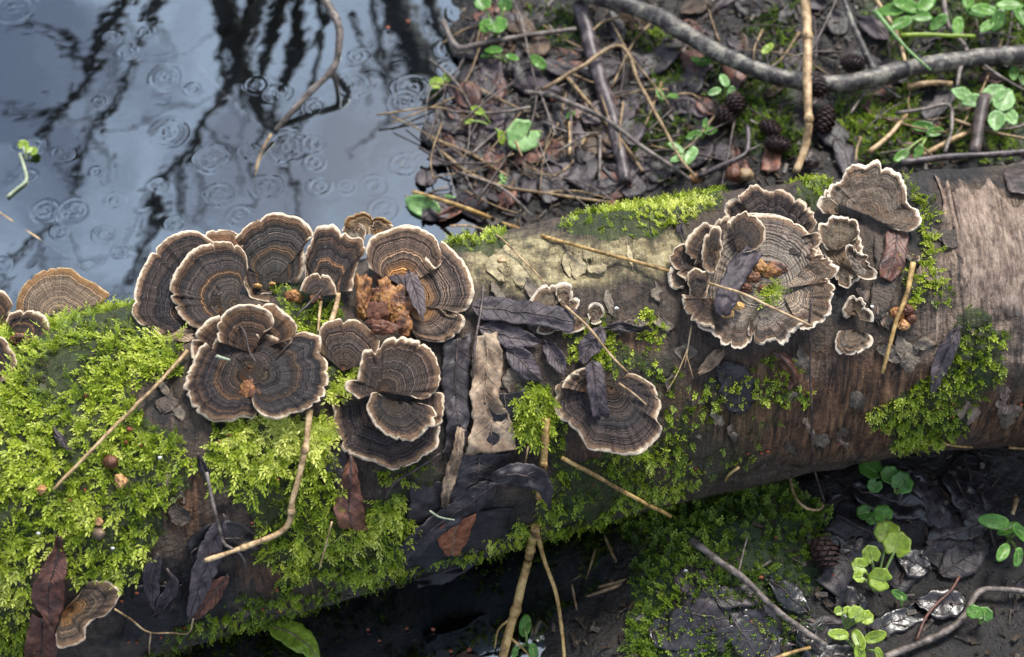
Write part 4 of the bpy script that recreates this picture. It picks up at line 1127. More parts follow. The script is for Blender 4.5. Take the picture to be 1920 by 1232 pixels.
leaf('narrow black leaf in the moss gap beneath the dark rosette', [(372, 850), (382, 880), (394, 905)], 18, M['leaf_black'], lift=4, group=GL)

# torn bark plates and loose slabs: parts of the log
def bark_plate(Lp, Rp, mat, lift, amp, rag, thick=1.6, name='bark_plate', taperv=False):
    tmp = strip_thing('tmp', Lp, Rp, mat, lift, amp, thick, rag, rib=False, mode='log', taperv=taperv)
    ch = tmp.children[0]
    mw = np.array(tmp.location)
    ch.parent = lg
    ch.location = tmp.location
    ch.name = name
    bpy.data.objects.remove(tmp)
    return ch
k = NT('pale_torn_bark')
p_ = k.pos()
g_ = k.math('ADD', k.math('MULTIPLY', k.noise(k.scale(p_, (520, 130, 130)), 1, 8, 0.75, dist=0.5), 0.55), k.math('MULTIPLY', k.noise(p_, 70, 9, 0.8), 0.45))
c_ = k.ramp(g_, [(0.38, (0.03, 0.021, 0.017)), (0.45, (0.11, 0.075, 0.056)), (0.52, (0.23, 0.165, 0.122)), (0.59, (0.37, 0.285, 0.22)), (0.68, (0.12, 0.08, 0.06))])
k.bump(g_, 0.9, 0.0018)
M['torn'] = k.fin(c_, 0.65, 0.35)
bark_plate([(1760, 335), (1768, 350), (1778, 338), (1788, 362), (1800, 340), (1815, 350), (1830, 362), (1850, 335), (1866, 350), (1880, 372), (1905, 385), (1930, 372), (1960, 380)],
           [(1800, 560), (1820, 570), (1835, 575), (1850, 580), (1870, 585), (1885, 590), (1900, 592), (1915, 595), (1930, 598), (1945, 600), (1960, 600), (1975, 600), (1990, 600)], M['torn'], 4.0, 1.6, 5.5, 2.4, taperv=True)
bark_plate([(1880, 320), (1900, 305), (1960, 300)], [(1895, 362), (1920, 366), (1970, 365)], M['dark_twig'], 3.5, 1.0, 3)
bark_plate([(1640, 440), (1640, 500), (1635, 560), (1630, 600)], [(1700, 430), (1690, 500), (1672, 560), (1655, 600)], M['bark'], 1.8, 0.8, 2.5, 1.8)
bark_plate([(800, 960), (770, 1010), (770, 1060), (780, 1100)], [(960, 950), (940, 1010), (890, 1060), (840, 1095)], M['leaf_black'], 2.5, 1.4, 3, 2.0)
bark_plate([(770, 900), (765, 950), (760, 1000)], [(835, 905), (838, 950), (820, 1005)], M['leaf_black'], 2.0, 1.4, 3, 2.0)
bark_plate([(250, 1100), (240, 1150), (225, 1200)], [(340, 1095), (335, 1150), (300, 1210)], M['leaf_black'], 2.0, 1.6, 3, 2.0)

M['flake'] = m_mott('bark_flake', [(0.30, (0.025, 0.02, 0.018)), (0.45, (0.09, 0.07, 0.052)), (0.6, (0.18, 0.145, 0.105)), (0.75, (0.07, 0.055, 0.045))], 110, 0.6, 0.4, 0.9, 0.002)
M['flake_tan'] = m_mott('pale_bark_flake', [(0.30, (0.07, 0.06, 0.04)), (0.45, (0.22, 0.18, 0.10)), (0.6, (0.38, 0.32, 0.19)), (0.75, (0.17, 0.13, 0.08))], 110, 0.65, 0.35, 0.9, 0.002)
FLK = [(890, 470, 1000, 530), (900, 540, 1000, 600), (1060, 460, 1250, 530), (1130, 540, 1260, 640), (1250, 640, 1330, 760), (1480, 660, 1640, 780), (1560, 540, 1680, 600), (1660, 640, 1760, 700), (1480, 780, 1640, 850), (1800, 610, 1920, 800), (255, 690, 345, 790), (310, 900, 390, 980), (1740, 430, 1790, 560), (1300, 760, 1460, 860), (930, 660, 1000, 720), (300, 1090, 520, 1160), (860, 960, 950, 1060)]
for i in range(84):
    x0, y0, x1, y1 = FLK[i % len(FLK)]
    x, y = random.uniform(x0, x1), random.uniform(y0, y1)
    wd_, ht = random.uniform(9, 26), random.uniform(16, 52)
    sl = random.uniform(-8, 8)
    mt = M['flake_tan'] if (y < 540 and x < 1260) else random.choice([M['flake'], M['flake'], M['bark'], M['torn'] if x > 1500 else M['flake']])
    bark_plate([(x - wd_ * 0.3 + sl, y - ht * 0.6), (x - wd_, y - ht * 0.1), (x - wd_ * 0.4 - sl, y + ht / 2)], [(x + wd_ * 0.2 + sl, y - ht / 2), (x + wd_, y + ht * 0.1), (x + wd_ * 0.1 - sl, y + ht * 0.6)], mt, random.uniform(0.3, 1.0), 0.7, 4.0, 1.0, 'bark_flake', taperv=random.random() < 0.7)

# ------------------------------------------------------------------ straws, twigs, threads
def twig(label, pts, wpx, mat, lift=2.0, name='twig', cat='twig', group=None, mode='any', taper=0.75, nodes=0, wob=0.9, forks=(), n=None, lifts=None, k=7, clear=True):
    p = np.asarray(pts, float)
    P, _ = hit(p[:, 0], p[:, 1], mode)
    lf = np.asarray(lifts if lifts is not None else [lift] * len(p)) / 1000
    P = P + tocam(P) * lf[:, None]
    n = n or int(np.clip(plen(p) / 9, 6, 70))
    C = crom(P, n)
    sc = ((C - CAM) @ FWD) / FPX
    sd_ = float(RNG.uniform(0, 99))
    u = np.arange(n)
    C = C + (wob * sc)[:, None] * np.stack([vnoise(u / 3.0, sd_, 0, 1), vnoise(u / 3.0, sd_, 0, 2), vnoise(u / 3.0, sd_, 0, 3)], -1)
    r = wpx / 2 * sc * np.linspace(1, taper, n) * (1 + 0.10 * vnoise(u / 2.0, sd_, 0, 4))
    if clear:
        C = clear_log(C, float(r.mean()))
    t = thing(name, label, cat, C[0], group)
    V, F = tube(C, r, k)
    part('stalk' if name in ('straw', 'grass_blade', 'plant_thread') else 'stem', V, F, mat, t)
    for i in range(nodes):
        j = int((i + 0.6) / (nodes + 0.2) * (n - 2)) + 1
        j = min(j, n - 2)
        d = nrm(C[j + 1] - C[j - 1])
        q = C[j] + d[None] * (np.linspace(-1, 1, 5) * r[j] * 1.3)[:, None]
        V, F = tube(q, r[j] * np.array([1.0, 1.2, 1.32, 1.2, 1.0]), k)
        part('node', V, F, mat, t)
    for fk in forks:
        q = np.asarray(fk[0], float)
        Q, _ = hit(q[:, 0], q[:, 1], mode)
        Q = Q + tocam(Q) * (np.asarray(fk[2]) if len(fk) > 2 else lf.mean() * 1000 * np.ones(len(q)))[:, None] / 1000
        j = np.argmin(np.linalg.norm(C - Q[0], axis=1))
        if np.linalg.norm(C[j] - Q[0]) < 0.03:
            Q[0] = C[j]
        m_ = int(np.clip(plen(q) / 9, 5, 40))
        Q = crom(Q, m_)
        V, F = tube(Q, fk[1] / 2 * ((Q - CAM) @ FWD) / FPX * np.linspace(1, 0.5, m_), 6)
        part('side_twig', V, F, mat, t)
    return t

GS = 'straws and stalks lying on the log'
GT = 'twigs lying on the bank'
twig('pale straw slanting across the left moss from the dark rosette', [(352, 658), (300, 715), (240, 775), (180, 835), (100, 918)], 8, M['straw'], 7, 'straw', 'straw', GS)
twig('hooked straw bent twice, dropping from the dark rosette into the moss', [(582, 768), (574, 830), (562, 890), (548, 940), (537, 988), (480, 1018), (384, 1051)], 13, M['straw'], 9, 'straw', 'straw', GS, nodes=3)
twig('long straw reaching from the pond across the bare bark to the ruffled rosette', [(775, 360), (860, 385), (960, 425), (1060, 455), (1160, 482), (1254, 508)], 9, M['gold'], 4, 'straw', 'straw', GS, lifts=[2, 25, 4, 3, 4, 8], nodes=2)
twig('fine pale thread arching from the pond edge to the small cream-edged cluster', [(845, 424), (880, 424), (930, 440), (975, 482), (1020, 528)], 4.5, M['straw'], 5, 'plant_thread', 'stalk', GS, lifts=[18, 10, 6, 5, 6])
twig('broken hollow straw standing in the yellow-green moss tuft', [(1024, 784), (1022, 830), (1018, 880), (1010, 935)], 15, M['gold'], 7, 'straw', 'straw', GS, nodes=1, taper=0.9)
twig('thick cane slanting down into the dark water under the log', [(1004, 988), (990, 1050), (970, 1130), (940, 1240)], 17, M['gold'], 10, 'straw', 'straw', GS, nodes=2, taper=1.0, lifts=[8, 46, 26, 3], forks=[([(962, 1160), (935, 1180), (928, 1215)], 6, [20, 14, 3]), ([(956, 1190), (985, 1220), (1000, 1240)], 6, [14, 10, 2])])
twig('thin golden stalk beside the thick cane, bowing to the right', [(1006, 990), (1020, 1050), (1042, 1110), (1052, 1170), (1058, 1240)], 9, M['gold'], 10, 'straw', 'straw', GS, lifts=[10, 48, 34, 18, 4])
twig('golden straw jutting from the mossy front of the log toward lower right', [(1052, 858), (1110, 888), (1180, 928), (1258, 968)], 9, M['gold'], 8, 'straw', 'straw', GS, lifts=[5, 9, 16, 55])
twig('straw lying across the bowl of the ruffled rosette', [(1330, 530), (1390, 550), (1450, 578), (1524, 612)], 6, M['straw'], 22, 'straw', 'straw', GS)
twig('dark hair-thin stem hanging from the ruffled rosette down the log', [(1522, 560), (1518, 612), (1520, 700), (1522, 780), (1526, 870), (1546, 940)], 4.5, M['dark_twig'], 8, 'plant_thread', 'stalk', GS, lifts=[20, 16, 4, 4, 8, 40])
twig('flat yellow straw hanging on bare bark right of the two little brackets', [(1712, 492), (1702, 545), (1682, 600), (1668, 650), (1655, 700)], 11, M['gold'], 7, 'straw', 'straw', GS, taper=0.6)
twig('dark brown twig upright beside the crumpled brown leaf', [(907, 534), (900, 590), (892, 640), (886, 710)], 6, M['dark_twig'], 8, 'twig', 'twig', GS)
twig('dark hair stem looping over the frilled bracket', [(556, 592), (590, 558), (625, 520), (662, 508)], 4, M['dark_twig'], 19, 'plant_thread', 'stalk', GS)
twig('thin stem arching over the top of the dark rosette', [(400, 606), (435, 602), (458, 622), (468, 660), (482, 682)], 4, M['dark_twig'], 17, 'plant_thread', 'stalk', GS)
twig('short whitish straw stuck in the gap between the rosette lobes', [(406, 668), (432, 675)], 7, M['stem_white'], 15, 'straw', 'straw', GS, n=6)
twig('upright pale stalk in the moss below the frilled bracket', [(601, 566), (598, 595), (596, 622)], 6, M['straw'], 10, 'straw', 'straw', GS)
twig('short thick straw in the moss left of the orange heart', [(635, 546), (630, 575), (620, 606)], 10, M['straw'], 10, 'straw', 'straw', GS, taper=1)
twig('three-armed pale thread at the bottom left below the cupped bracket', [(214, 1142), (246, 1162), (278, 1185), (320, 1187), (354, 1187), (363, 1160)], 4, M['straw'], 12, 'plant_thread', 'stalk', GS, forks=[([(278, 1185), (280, 1210), (281, 1245)], 3.6)])
twig('thin brown stem meeting the hooked straw at its bend', [(388, 885), (396, 930), (412, 990), (420, 1018), (440, 1030)], 7, M['grey_twig'], 8, 'twig', 'twig', GS, forks=[([(440, 1030), (456, 1045), (464, 1075)], 5)])
twig('straw crossing the twisted dark leaf above the solitary fan', [(1060, 574), (1100, 610), (1140, 660), (1178, 700)], 6, M['straw'], 10, 'straw', 'straw', GS)
twig('thin straw leaning on the right of the solitary fan', [(1160, 718), (1190, 740), (1222, 770)], 4, M['straw'], 13, 'plant_thread', 'stalk', GS)
twig('grey broken twig on the mossy mound, pointing up left', [(1296, 1012), (1350, 1052), (1400, 1088), (1440, 1130), (1490, 1170), (1550, 1210)], 14, M['grey_twig'], 10, 'twig', 'twig', GT, mode='ground', forks=[([(1382, 1070), (1395, 1030), (1402, 1005)], 5)])
twig('fine straws hanging below the left side of the ruffled rosette', [(1296, 610), (1290, 650), (1284, 690)], 3.2, M['straw'], 3, 'plant_thread', 'stalk', GS, forks=[([(1286, 660), (1270, 700), (1250, 735)], 3), ([(1288, 665), (1300, 710)], 3)])
twig('pale straw leaning in the moss under the curled fungus', [(622, 978), (612, 1020), (598, 1068)], 4, M['straw'], 8, 'plant_thread', 'stalk', GS)
twig('white splinter on the black slab below the curled fungus', [(806, 958), (825, 970), (852, 975)], 4, M['stem_white'], 9, 'twig', 'splinter', GS, n=6)
twig('fine pale stalk by the black leaf sheet', [(990, 836), (984, 870), (978, 896)], 4, M['straw'], 6, 'plant_thread', 'stalk', GS)
twig('dark twig slanting beneath the curled fungus', [(826, 850), (780, 880), (740, 905), (720, 940)], 5, M['dark_twig'], 7, 'twig', 'twig', GS)
twig('short curved straw under the lower edge of the log', [(1386, 876), (1370, 888), (1360, 902)], 6, M['gold'], 6, 'straw', 'straw', GS, n=6)
twig('looped tan stem below the hanging thread', [(1478, 886), (1490, 930), (1515, 955), (1540, 955), (1542, 940)], 6, M['straw'], 10, 'plant_thread', 'stalk', GT, mode='ground')
twig('straw crumb lying low on the right end of the log', [(1768, 832), (1795, 836), (1822, 838)], 6, M['gold'], 3, 'straw', 'straw', GS, n=6)
twig('straw scrap on the log beside the right picture edge', [(1892, 838), (1935, 842)], 6, M['gold'], 3, 'straw', 'straw', GS, n=6)
twig('mossy forked stick in the wet leaves at the lower right', [(1660, 1232), (1740, 1200), (1800, 1165), (1835, 1110), (1890, 1105), (1940, 1112)], 14, M['grey_twig'], 8, 'twig', 'twig', GT, mode='ground', forks=[([(1800, 1165), (1820, 1150), (1850, 1140)], 6)])
twig('red-brown stem rising from the wet leaves at the lower right', [(1718, 1200), (1740, 1150), (1780, 1110), (1800, 1080)], 6, M['leaf_red'], 8, 'twig', 'twig', GT, mode='ground')
twig('small straw near the right picture edge below the log', [(1905, 935), (1898, 965)], 10, M['straw'], 8, 'straw', 'straw', GT, mode='ground', n=6)
twig('straw at the bottom edge between moss and wet leaves', [(1440, 1240), (1480, 1225), (1520, 1214)], 8, M['gold'], 8, 'straw', 'straw', GT, mode='ground', n=6)

# bank behind the log
GB = 'branches and stems on the bank behind the log'
bb = twig('big lichen-spotted branch sagging across the upper right bank', [(1060, -25), (1130, -2), (1220, 25), (1320, 85), (1400, 125), (1500, 152), (1590, 156), (1700, 130), (1810, 112), (1960, 98)], 31, M['pale_branch'], 24, 'branch', 'branch', GB, mode='ground', taper=1.15, k=14, wob=2.5, forks=[([(1640, 140), (1605, 60), (1575, -20)], 16, [24, 34, 40]), ([(1640, 148), (1660, 165), (1690, 185)], 9, [24, 15, 6])])
twig('upright pale cane standing behind the branch and the log', [(1508, -20), (1514, 60), (1513, 150), (1516, 235), (1508, 280), (1492, 322)], 19, M['straw'], 30, 'cane', 'stalk', GB, mode='ground', lifts=[60, 55, 48, 34, 20, 12], nodes=2)
twig('thick purple-brown branch half sunk in the bank left of the big branch', [(1088, 10), (1105, 80), (1125, 150), (1150, 230), (1175, 345)], 32, M['purple_branch'], 8, 'branch', 'branch', GB, mode='ground', k=12, wob=2)
twig('brown twig lying near the pond edge at the top', [(830, 40), (858, 88), (900, 82), (980, 68), (1080, 54)], 12, M['grey_twig'], 12, 'twig', 'twig', GB, mode='ground')
twig('sharply bent straw making an upside-down V on the bank', [(1016, 168), (1090, 125), (1164, 86), (1200, 160), (1240, 230), (1272, 290), (1305, 335)], 8, M['wet_straw'], 22, 'straw', 'straw', GB, mode='ground')
twig('thin grey twig running down to the back of the log', [(985, 172), (1040, 182), (1130, 220), (1200, 272), (1250, 305), (1295, 338)], 10, M['grey_twig'], 14, 'twig', 'twig', GB, mode='ground')
twig('brown straw lying under the thin grey twig', [(1064, 146), (1110, 200), (1160, 260), (1205, 322)], 8, M['wet_straw'], 8, 'straw', 'straw', GB, mode='ground')
twig('upper of two wet straws curving from the pond onto the bank', [(806, 258), (880, 288), (950, 330)], 8, M['wet_straw'], 6, 'straw', 'straw', GB, mode='ground')
twig('lower of two wet straws curving from the pond onto the bank', [(826, 284), (880, 325), (945, 350), (1040, 365), (1145, 380)], 8, M['wet_straw'], 6, 'straw', 'straw', GB, mode='ground', forks=[([(1020, 360), (1080, 358), (1140, 372)], 5)])
twig('short twig lying by the round green leaf', [(880, 292), (910, 265), (940, 240)], 6, M['grey_twig'], 8, 'twig', 'twig', GB, mode='ground')
twig('brown straw upright near the purple-brown branch', [(1070, 230), (1067, 290)], 9, M['straw'], 10, 'straw', 'straw', GB, mode='ground', n=6)
twig('thin brown stem behind the mossy crest', [(1126, 255), (1124, 340)], 7, M['grey_twig'], 8, 'twig', 'twig', GB, mode='ground', n=8)
twig('dark branch resting along the log top at the right edge', [(1690, 305), (1780, 294), (1860, 290), (1950, 282)], 15, M['purple_branch'], 24, 'branch', 'branch', GB, mode='ground')
twig('dark broken stub standing among the nettles', [(1844, 185), (1838, 220), (1832, 262), (1826, 290)], 30, M['dark_twig'], 22, 'branch_stub', 'branch', GB, mode='ground', k=11, taper=0.7)
twig('brown zigzag twig at the top right', [(1768, -20), (1778, 50), (1812, 92), (1800, 130), (1794, 165)], 10, M['grey_twig'], 24, 'twig', 'twig', GB, mode='ground', forks=[([(1812, 100), (1870, 140), (1930, 175)], 8, [24, 24, 20])])
twig('angular brown twig right of the white-rimmed fan', [(1680, 212), (1730, 205), (1780, 196), (1784, 240), (1772, 285)], 8, M['grey_twig'], 18, 'twig', 'twig', GB, mode='ground')
twig('curved branchlet carrying alder cones behind the log', [(1308, 332), (1350, 312), (1396, 290), (1404, 260), (1400, 235)], 12, M['purple_branch'], 14, 'twig', 'twig', GB, mode='ground', forks=[([(1398, 285), (1430, 270)], 6)])
twig('curved straw under the top right leaves', [(1636, -10), (1680, 60), (1700, 125)], 9, M['straw'], 20, 'straw', 'straw', GB, mode='ground')
twig('tan straw slanting beneath the angular twig', [(1630, 285), (1665, 255), (1700, 215)], 10, M['straw'], 10, 'straw', 'straw', GB, mode='ground')
twig('broad tan wood splinter right of the big branch', [(1700, 162), (1740, 156), (1785, 158)], 14, M['straw'], 14, 'wood_splinter', 'splinter', GB, mode='ground', n=8)
twig('straw slanting to the right edge above the torn bark', [(1790, 225), (1850, 245), (1930, 262)], 7, M['wet_straw'], 16, 'straw', 'straw', GB, mode='ground')
twig('tan stick low behind the log among moss', [(1730, 292), (1780, 265), (1830, 240)], 12, M['straw'], 8, 'straw', 'straw', GB, mode='ground')
twig('straight green grass blade lying level at the top right', [(1688, 66), (1750, 66), (1828, 68)], 9, M['leaf_lime'], 34, 'grass_blade', 'grass', GB, mode='ground')
twig('curving green grass blade crossing the big branch', [(1640, 20), (1690, 80), (1720, 110), (1746, 132)], 9, M['leaf_mint'], 40, 'grass_blade', 'grass', GB, mode='ground', taper=0.4)
twig('forked grey twig coming out of the pond at the top', [(600, -15), (632, 40), (636, 80), (624, 130), (570, 185), (512, 250)], 17, M['grey_twig'], 4, 'twig', 'twig', 'twigs in the pond', mode='ground', lifts=[60, 50, 40, 26, 12, -3], taper=0.6, forks=[([(626, 128), (630, 155), (634, 182)], 13, [26, 12, -4])])
twig('amber straw sticking into the water under the forked twig', [(508, 252), (488, 290), (476, 340)], 7, M['wet_straw'], 2, 'straw', 'straw', 'twigs in the pond', mode='ground', lifts=[6, 2, -2])
twig('thin pale straw lying just under the water at the left', [(-10, 392), (60, 440), (170, 510)], 5, M['straw'], -1, 'straw', 'straw', 'twigs in the pond', mode='ground', clear=False)
twig('faint brown twig sunk in the water beside the forked one', [(370, 125), (420, 180), (470, 225), (505, 255)], 13, M['grey_twig'], -9, 'twig', 'twig', 'twigs in the pond', mode='ground', clear=False)

# random litter on the bank: leaves and twigs nobody could tell apart
LMB = [('beside the round notched leaf', 980, 256), ('by the purple-brown branch', 1130, 180), ('at the pond edge', 880, 170), ('near the wet curving straws', 930, 340), ('inside the bent straw', 1190, 180), ('behind the mossy crest', 1180, 320), ('under the big branch', 1370, 140), ('above the big branch', 1380, 40), ('by the foot of the pale cane', 1470, 280), ('around the alder cones', 1400, 230), ('beside the pale cane', 1560, 60), ('behind the white-rimmed fan', 1620, 250), ('under the angular twig', 1730, 240), ('near the nettles', 1860, 230), ('under the top right leaves', 1720, 60), ('in the top right corner', 1880, 50), ('below the sagging branch end', 1800, 150), ('at the top edge by the brown twig', 1010, 40), ('by the three-leaved seedling', 1330, 190)]
LMW = [('beside the tallest bright plant', 1650, 1060), ('by the scalloped pair', 1690, 910), ('near the half-lit plant', 1880, 1000), ('around the forked stick', 1840, 1140), ('at the bottom edge by the lime sprig', 1620, 1210), ('under the grey broken twig', 1400, 1120), ('in the bottom right corner', 1880, 1210), ('below the torn end of the log', 1790, 930), ('beside the black alder cone', 1540, 1040)]
LML = [('right of the dark bud', 243, 812), ('left of the pale straw', 145, 740), ('near the tan bud scale', 131, 930), ('below the dark rosette', 420, 822), ('by the hooked straw', 520, 930), ('beside the black leaves at the bottom', 300, 1190), ('near the cupped bracket', 240, 1120), ('under the left moss fringe', 510, 1130), ('by the rust red leaf tip', 850, 1060), ('below the solitary fan', 1113, 908), ('beside the purple oval leaf', 934, 622), ('low under the ruffled rosette', 1420, 860), ('by the hanging hair-thin stem', 1570, 832), ('on the right moss patch', 1786, 765), ('at the right edge of the log', 1915, 760), ('in the dark pool', 800, 1190), ('on the mossy mound', 1440, 1060), ('on the bank behind the log', 1070, 165), ('on the pond', 745, 45), ('by the bare bark', 1156, 578), ('left of the thick cane', 800, 1150)]
def near(x, y, lm):
    return min(lm, key=lambda q: (q[1] - x)**2 + (q[2] - y)**2)[0]
def rand_region(polys, n):
    out = []
    while len(out) < n:
        d, poly = random.choice(polys)
        xs, ys = [p[0] for p in poly], [p[1] for p in poly]
        x, y = random.uniform(min(xs), max(xs)), random.uniform(min(ys), max(ys))
        if in_poly(np.array([x]), np.array([y]), poly)[0]:
            out.append((x, y))
    return out
BANK = [(1, [(790, 190), (880, 40), (960, 60), (930, 390), (800, 395)]), (1, [(870, 30), (1300, 20), (1330, 330), (1150, 370), (900, 380), (850, 200)]), (1, [(1250, 0), (1920, 0), (1920, 290), (1300, 320)]), (1, [(850, 170), (1250, 170), (1200, 350), (880, 390)])]
WET = [(1, [(1560, 890), (1920, 870), (1920, 1232), (1560, 1232)]), (1, [(1240, 1060), (1540, 1120), (1560, 1232), (1300, 1232)])]
for i, (x, y) in enumerate(rand_region(BANK, 165)):
    a = random.uniform(0, 2 * PI)
    l = random.uniform(38, 105)
    b = random.uniform(-0.5, 0.5)
    pts = [(x + l * (s - 0.5) * math.cos(a + b * s), y + 0.8 * l * (s - 0.5) * math.sin(a + b * s)) for s in (0, 0.35, 0.7, 1)]
    mk = random.choice(['leaf_black', 'leaf_black', 'leaf_black', 'leaf_purple', 'leaf_red', 'leaf_umber'])
    leaf({'leaf_black': 'black wet dead leaf', 'leaf_purple': 'purple-grey dead leaf', 'leaf_red': 'reddish brown dead leaf', 'leaf_umber': 'umber brown dead leaf'}[mk] + ' matted down ' + near(x, y, LMB), pts, random.uniform(18, 50), M[mk], random.choice(['lance', 'blunt', 'oval']), lift=random.uniform(1.5, 6), amp=2.4, rag=2.4, mode='ground', nv=7, veins=0, group='dead leaves matted on the bank')
for i, (x, y) in enumerate(rand_region(WET, 44)):
    a = random.uniform(0, 2 * PI)
    l = random.uniform(60, 150)
    pts = [(x + l * (s - 0.5) * math.cos(a), y + 0.8 * l * (s - 0.5) * math.sin(a)) for s in (0, 0.35, 0.7, 1)]
    mk = 'leaf_black' if random.random() < 0.7 else 'leaf_purple'
    leaf({'leaf_black': 'glossy black sodden leaf ', 'leaf_purple': 'dull black sodden leaf '}[mk] + near(x, y, LMW), pts, random.uniform(34, 78), M['leaf_sodden' if mk == 'leaf_black' else 'leaf_black'], random.choice(['lance', 'blunt', 'oval']), lift=random.uniform(1.0, 4), amp=1.5, rag=3.0, mode='ground', nv=9, veins=4, group='sodden leaves in the wet hollow')
for i, (x, y) in enumerate(rand_region(BANK, 115)):
    a = random.uniform(0, PI)
    l = random.uniform(40, 200)
    cx_, cy_ = random.uniform(-0.13, 0.13) * l, random.uniform(-0.13, 0.13) * l
    mk = random.choice(['dark_twig', 'grey_twig', 'dark_twig', 'wet_straw', 'wet_straw'])
    twig({'dark_twig': 'thin dark twig', 'grey_twig': 'thin grey-brown twig', 'wet_straw': 'thin wet straw'}[mk] + ' strewn ' + near(x, y, LMB), [(x - l / 2 * math.cos(a), y - l / 2 * math.sin(a)), (x + cx_, y + cy_), (x + l / 2 * math.cos(a), y + l / 2 * math.sin(a))], random.uniform(2.2, 6), M[mk], random.uniform(3, 14), 'straw' if mk == 'wet_straw' else 'twig', 'straw' if mk == 'wet_straw' else 'twig', 'thin twigs and straws strewn on the bank', mode='ground', n=9, k=6, wob=1.5)
for i in range(12):
    x, y, a = random.uniform(1060, 1160) , random.uniform(1020, 1130), random.uniform(0, 3.1)
    l = random.uniform(40, 90)
    twig('bit of straw sunk in the dark pool under the log', [(x - l / 2 * math.cos(a), y - l / 2 * math.sin(a)), (x + l / 2 * math.cos(a), y + l / 2 * math.sin(a))], random.uniform(4, 9), M['wet_straw'], -1.0, 'straw', 'straw', 'straw bits sunk in the pool', mode='ground', n=6, clear=False)

# ------------------------------------------------------------------ alder cones
def cone(label, c, l, wd, ang, lift, group='alder cones on the bank'):
    C = hit(c[0], c[1], 'ground')[0][0]
    C = C + tocam(C) * lift / 1000
    s = ((C - CAM) @ FWD) / FPX
    ax = nrm(math.cos(ang) * RGT - math.sin(ang) * UPV + 0.25 * tocam(C))
    e1 = nrm(np.cross(ax, [0.1, 0.2, 1]))
    e2 = np.cross(ax, e1)
    t = thing('alder_cone', label, 'cone', C, group)
    u = np.linspace(-1, 1, 9)
    V, F = tube(C + ax[None] * (u * l / 2 * s)[:, None], wd / 2 * s * 0.8 * np.sqrt(np.maximum(1 - u**2, 0.02)), 10)
    part('core', V, F, MAT['cone'], t)
    vs, fs = [], []
    for i in range(64):
        q = -0.92 + 1.84 * i / 63
        th = i * 2.39996
        rr = wd / 2 * s * math.sqrt(max(1 - q * q, 0.03))
        o = math.cos(th) * e1 + math.sin(th) * e2
        tn = np.cross(ax, o)
        b = C + ax * (q * l / 2 * s) + o * rr * 0.7
        sc = 0.16 * wd * s * (1.2 - 0.4 * abs(q))
        k0 = len(vs)
        vs += [b - tn * sc * 0.6, b + tn * sc * 0.6, b + tn * sc * 1.1 + o * sc * 1.5 + ax * sc * 0.5, b - tn * sc * 1.1 + o * sc * 1.5 + ax * sc * 0.5, b + o * sc * 1.9 + ax * sc * 0.9, b + o * sc * 0.8 - ax * sc * 0.5]
        fs += [(k0, k0 + 1, k0 + 2, k0 + 3), (k0 + 3, k0 + 2, k0 + 4), (k0, k0 + 3, k0 + 5), (k0 + 1, k0 + 5, k0 + 2), (k0 + 3, k0 + 4, k0 + 5), (k0 + 2, k0 + 5, k0 + 4)]
    part('cone_scales', np.array(vs), fs, MAT['cone'], t, smooth=False)
    return t
cone('alder cone just under the three-leaved seedling', (1378, 192), 42, 32, 1.2, 16)
cone('alder cone resting lower left beside the one under the seedling', (1360, 216), 42, 32, 0.6, 10)
cone('alder cone touching the big branch beside the pale cane', (1532, 158), 46, 32, 1.4, 26)
cone('alder cone hanging right of the pale cane below the branch', (1546, 224), 56, 32, 1.9, 14)
cone('upper alder cone at the end of the curved branchlet', (1444, 240), 46, 26, 0.5, 10)
cone('lower alder cone at the end of the curved branchlet', (1458, 270), 52, 28, 0.2, 12)
cone('alder cone lying on top of the big branch', (1598, 118), 46, 26, 0.1, 30)
cone('black alder cone in the shade beside the mossy mound', (1545, 1035), 60, 44, 1.2, 10)

# ------------------------------------------------------------------ seedlings
def leaf_patch(C, n, up, rad, shape, notch, cup=0.15, seed=0):
    """a small leaf blade: polar patch round C, normal n, tip along up"""
    e2 = nrm(up - n * (up @ n))
    e1 = np.cross(e2, n)
    na, nr = 40, 6
    th = np.linspace(0, 2 * PI, na, endpoint=False)
    if shape == 'round':
        r = 1 - notch * np.exp(-((np.abs(th - PI)) / 0.28)**2) + 0.05 * np.cos(th * 7)
        sx = 1.0
    elif shape == 'oval':
        r = 1 - 0.12 * np.cos(2 * th + PI) + 0.12 * np.exp(-(np.minimum(th, 2 * PI - th) / 0.35)**2)
        sx = 0.68
    else:
        r = (1 + 0.25 * np.exp(-(np.minimum(th, 2 * PI - th) / 0.3)**2)) * (1 + 0.10 * np.abs(np.sin(th * 8)))
        sx = 0.75
    t = np.linspace(0, 1, nr)[1:]
    R_ = t[:, None] * r[None] * rad
    x, y = R_ * np.sin(th) * sx, R_ * np.cos(th)
    z = cup * R_**2 / rad + 0.10 * rad * vnoise(x / rad * 2 + seed, y / rad * 2, 0, 3) * t[:, None] + 0.12 * np.abs(x) - 0.15 * np.clip(y, 0, 9)**2 / rad
    V = C + x[..., None] * e1 + y[..., None] * e2 + z[..., None] * n
    V = np.vstack([C[None], V.reshape(-1, 3)])
    B = V - n * 0.0003
    F = [(0, 1 + j, 1 + (j + 1) % na) for j in range(na)]
    for i in range(nr - 2):
        a = 1 + i * na
        F += [(a + j, a + na + j, a + na + (j + 1) % na, a + (j + 1) % na) for j in range(na)]
    m_ = len(V)
    F2 = [tuple(q + m_ for q in f[::-1]) for f in F]
    a = 1 + (nr - 2) * na
    F3 = [(a + j, a + j + m_, a + (j + 1) % na + m_, a + (j + 1) % na) for j in range(na)]
    return np.vstack([V, B]), F + F2 + F3

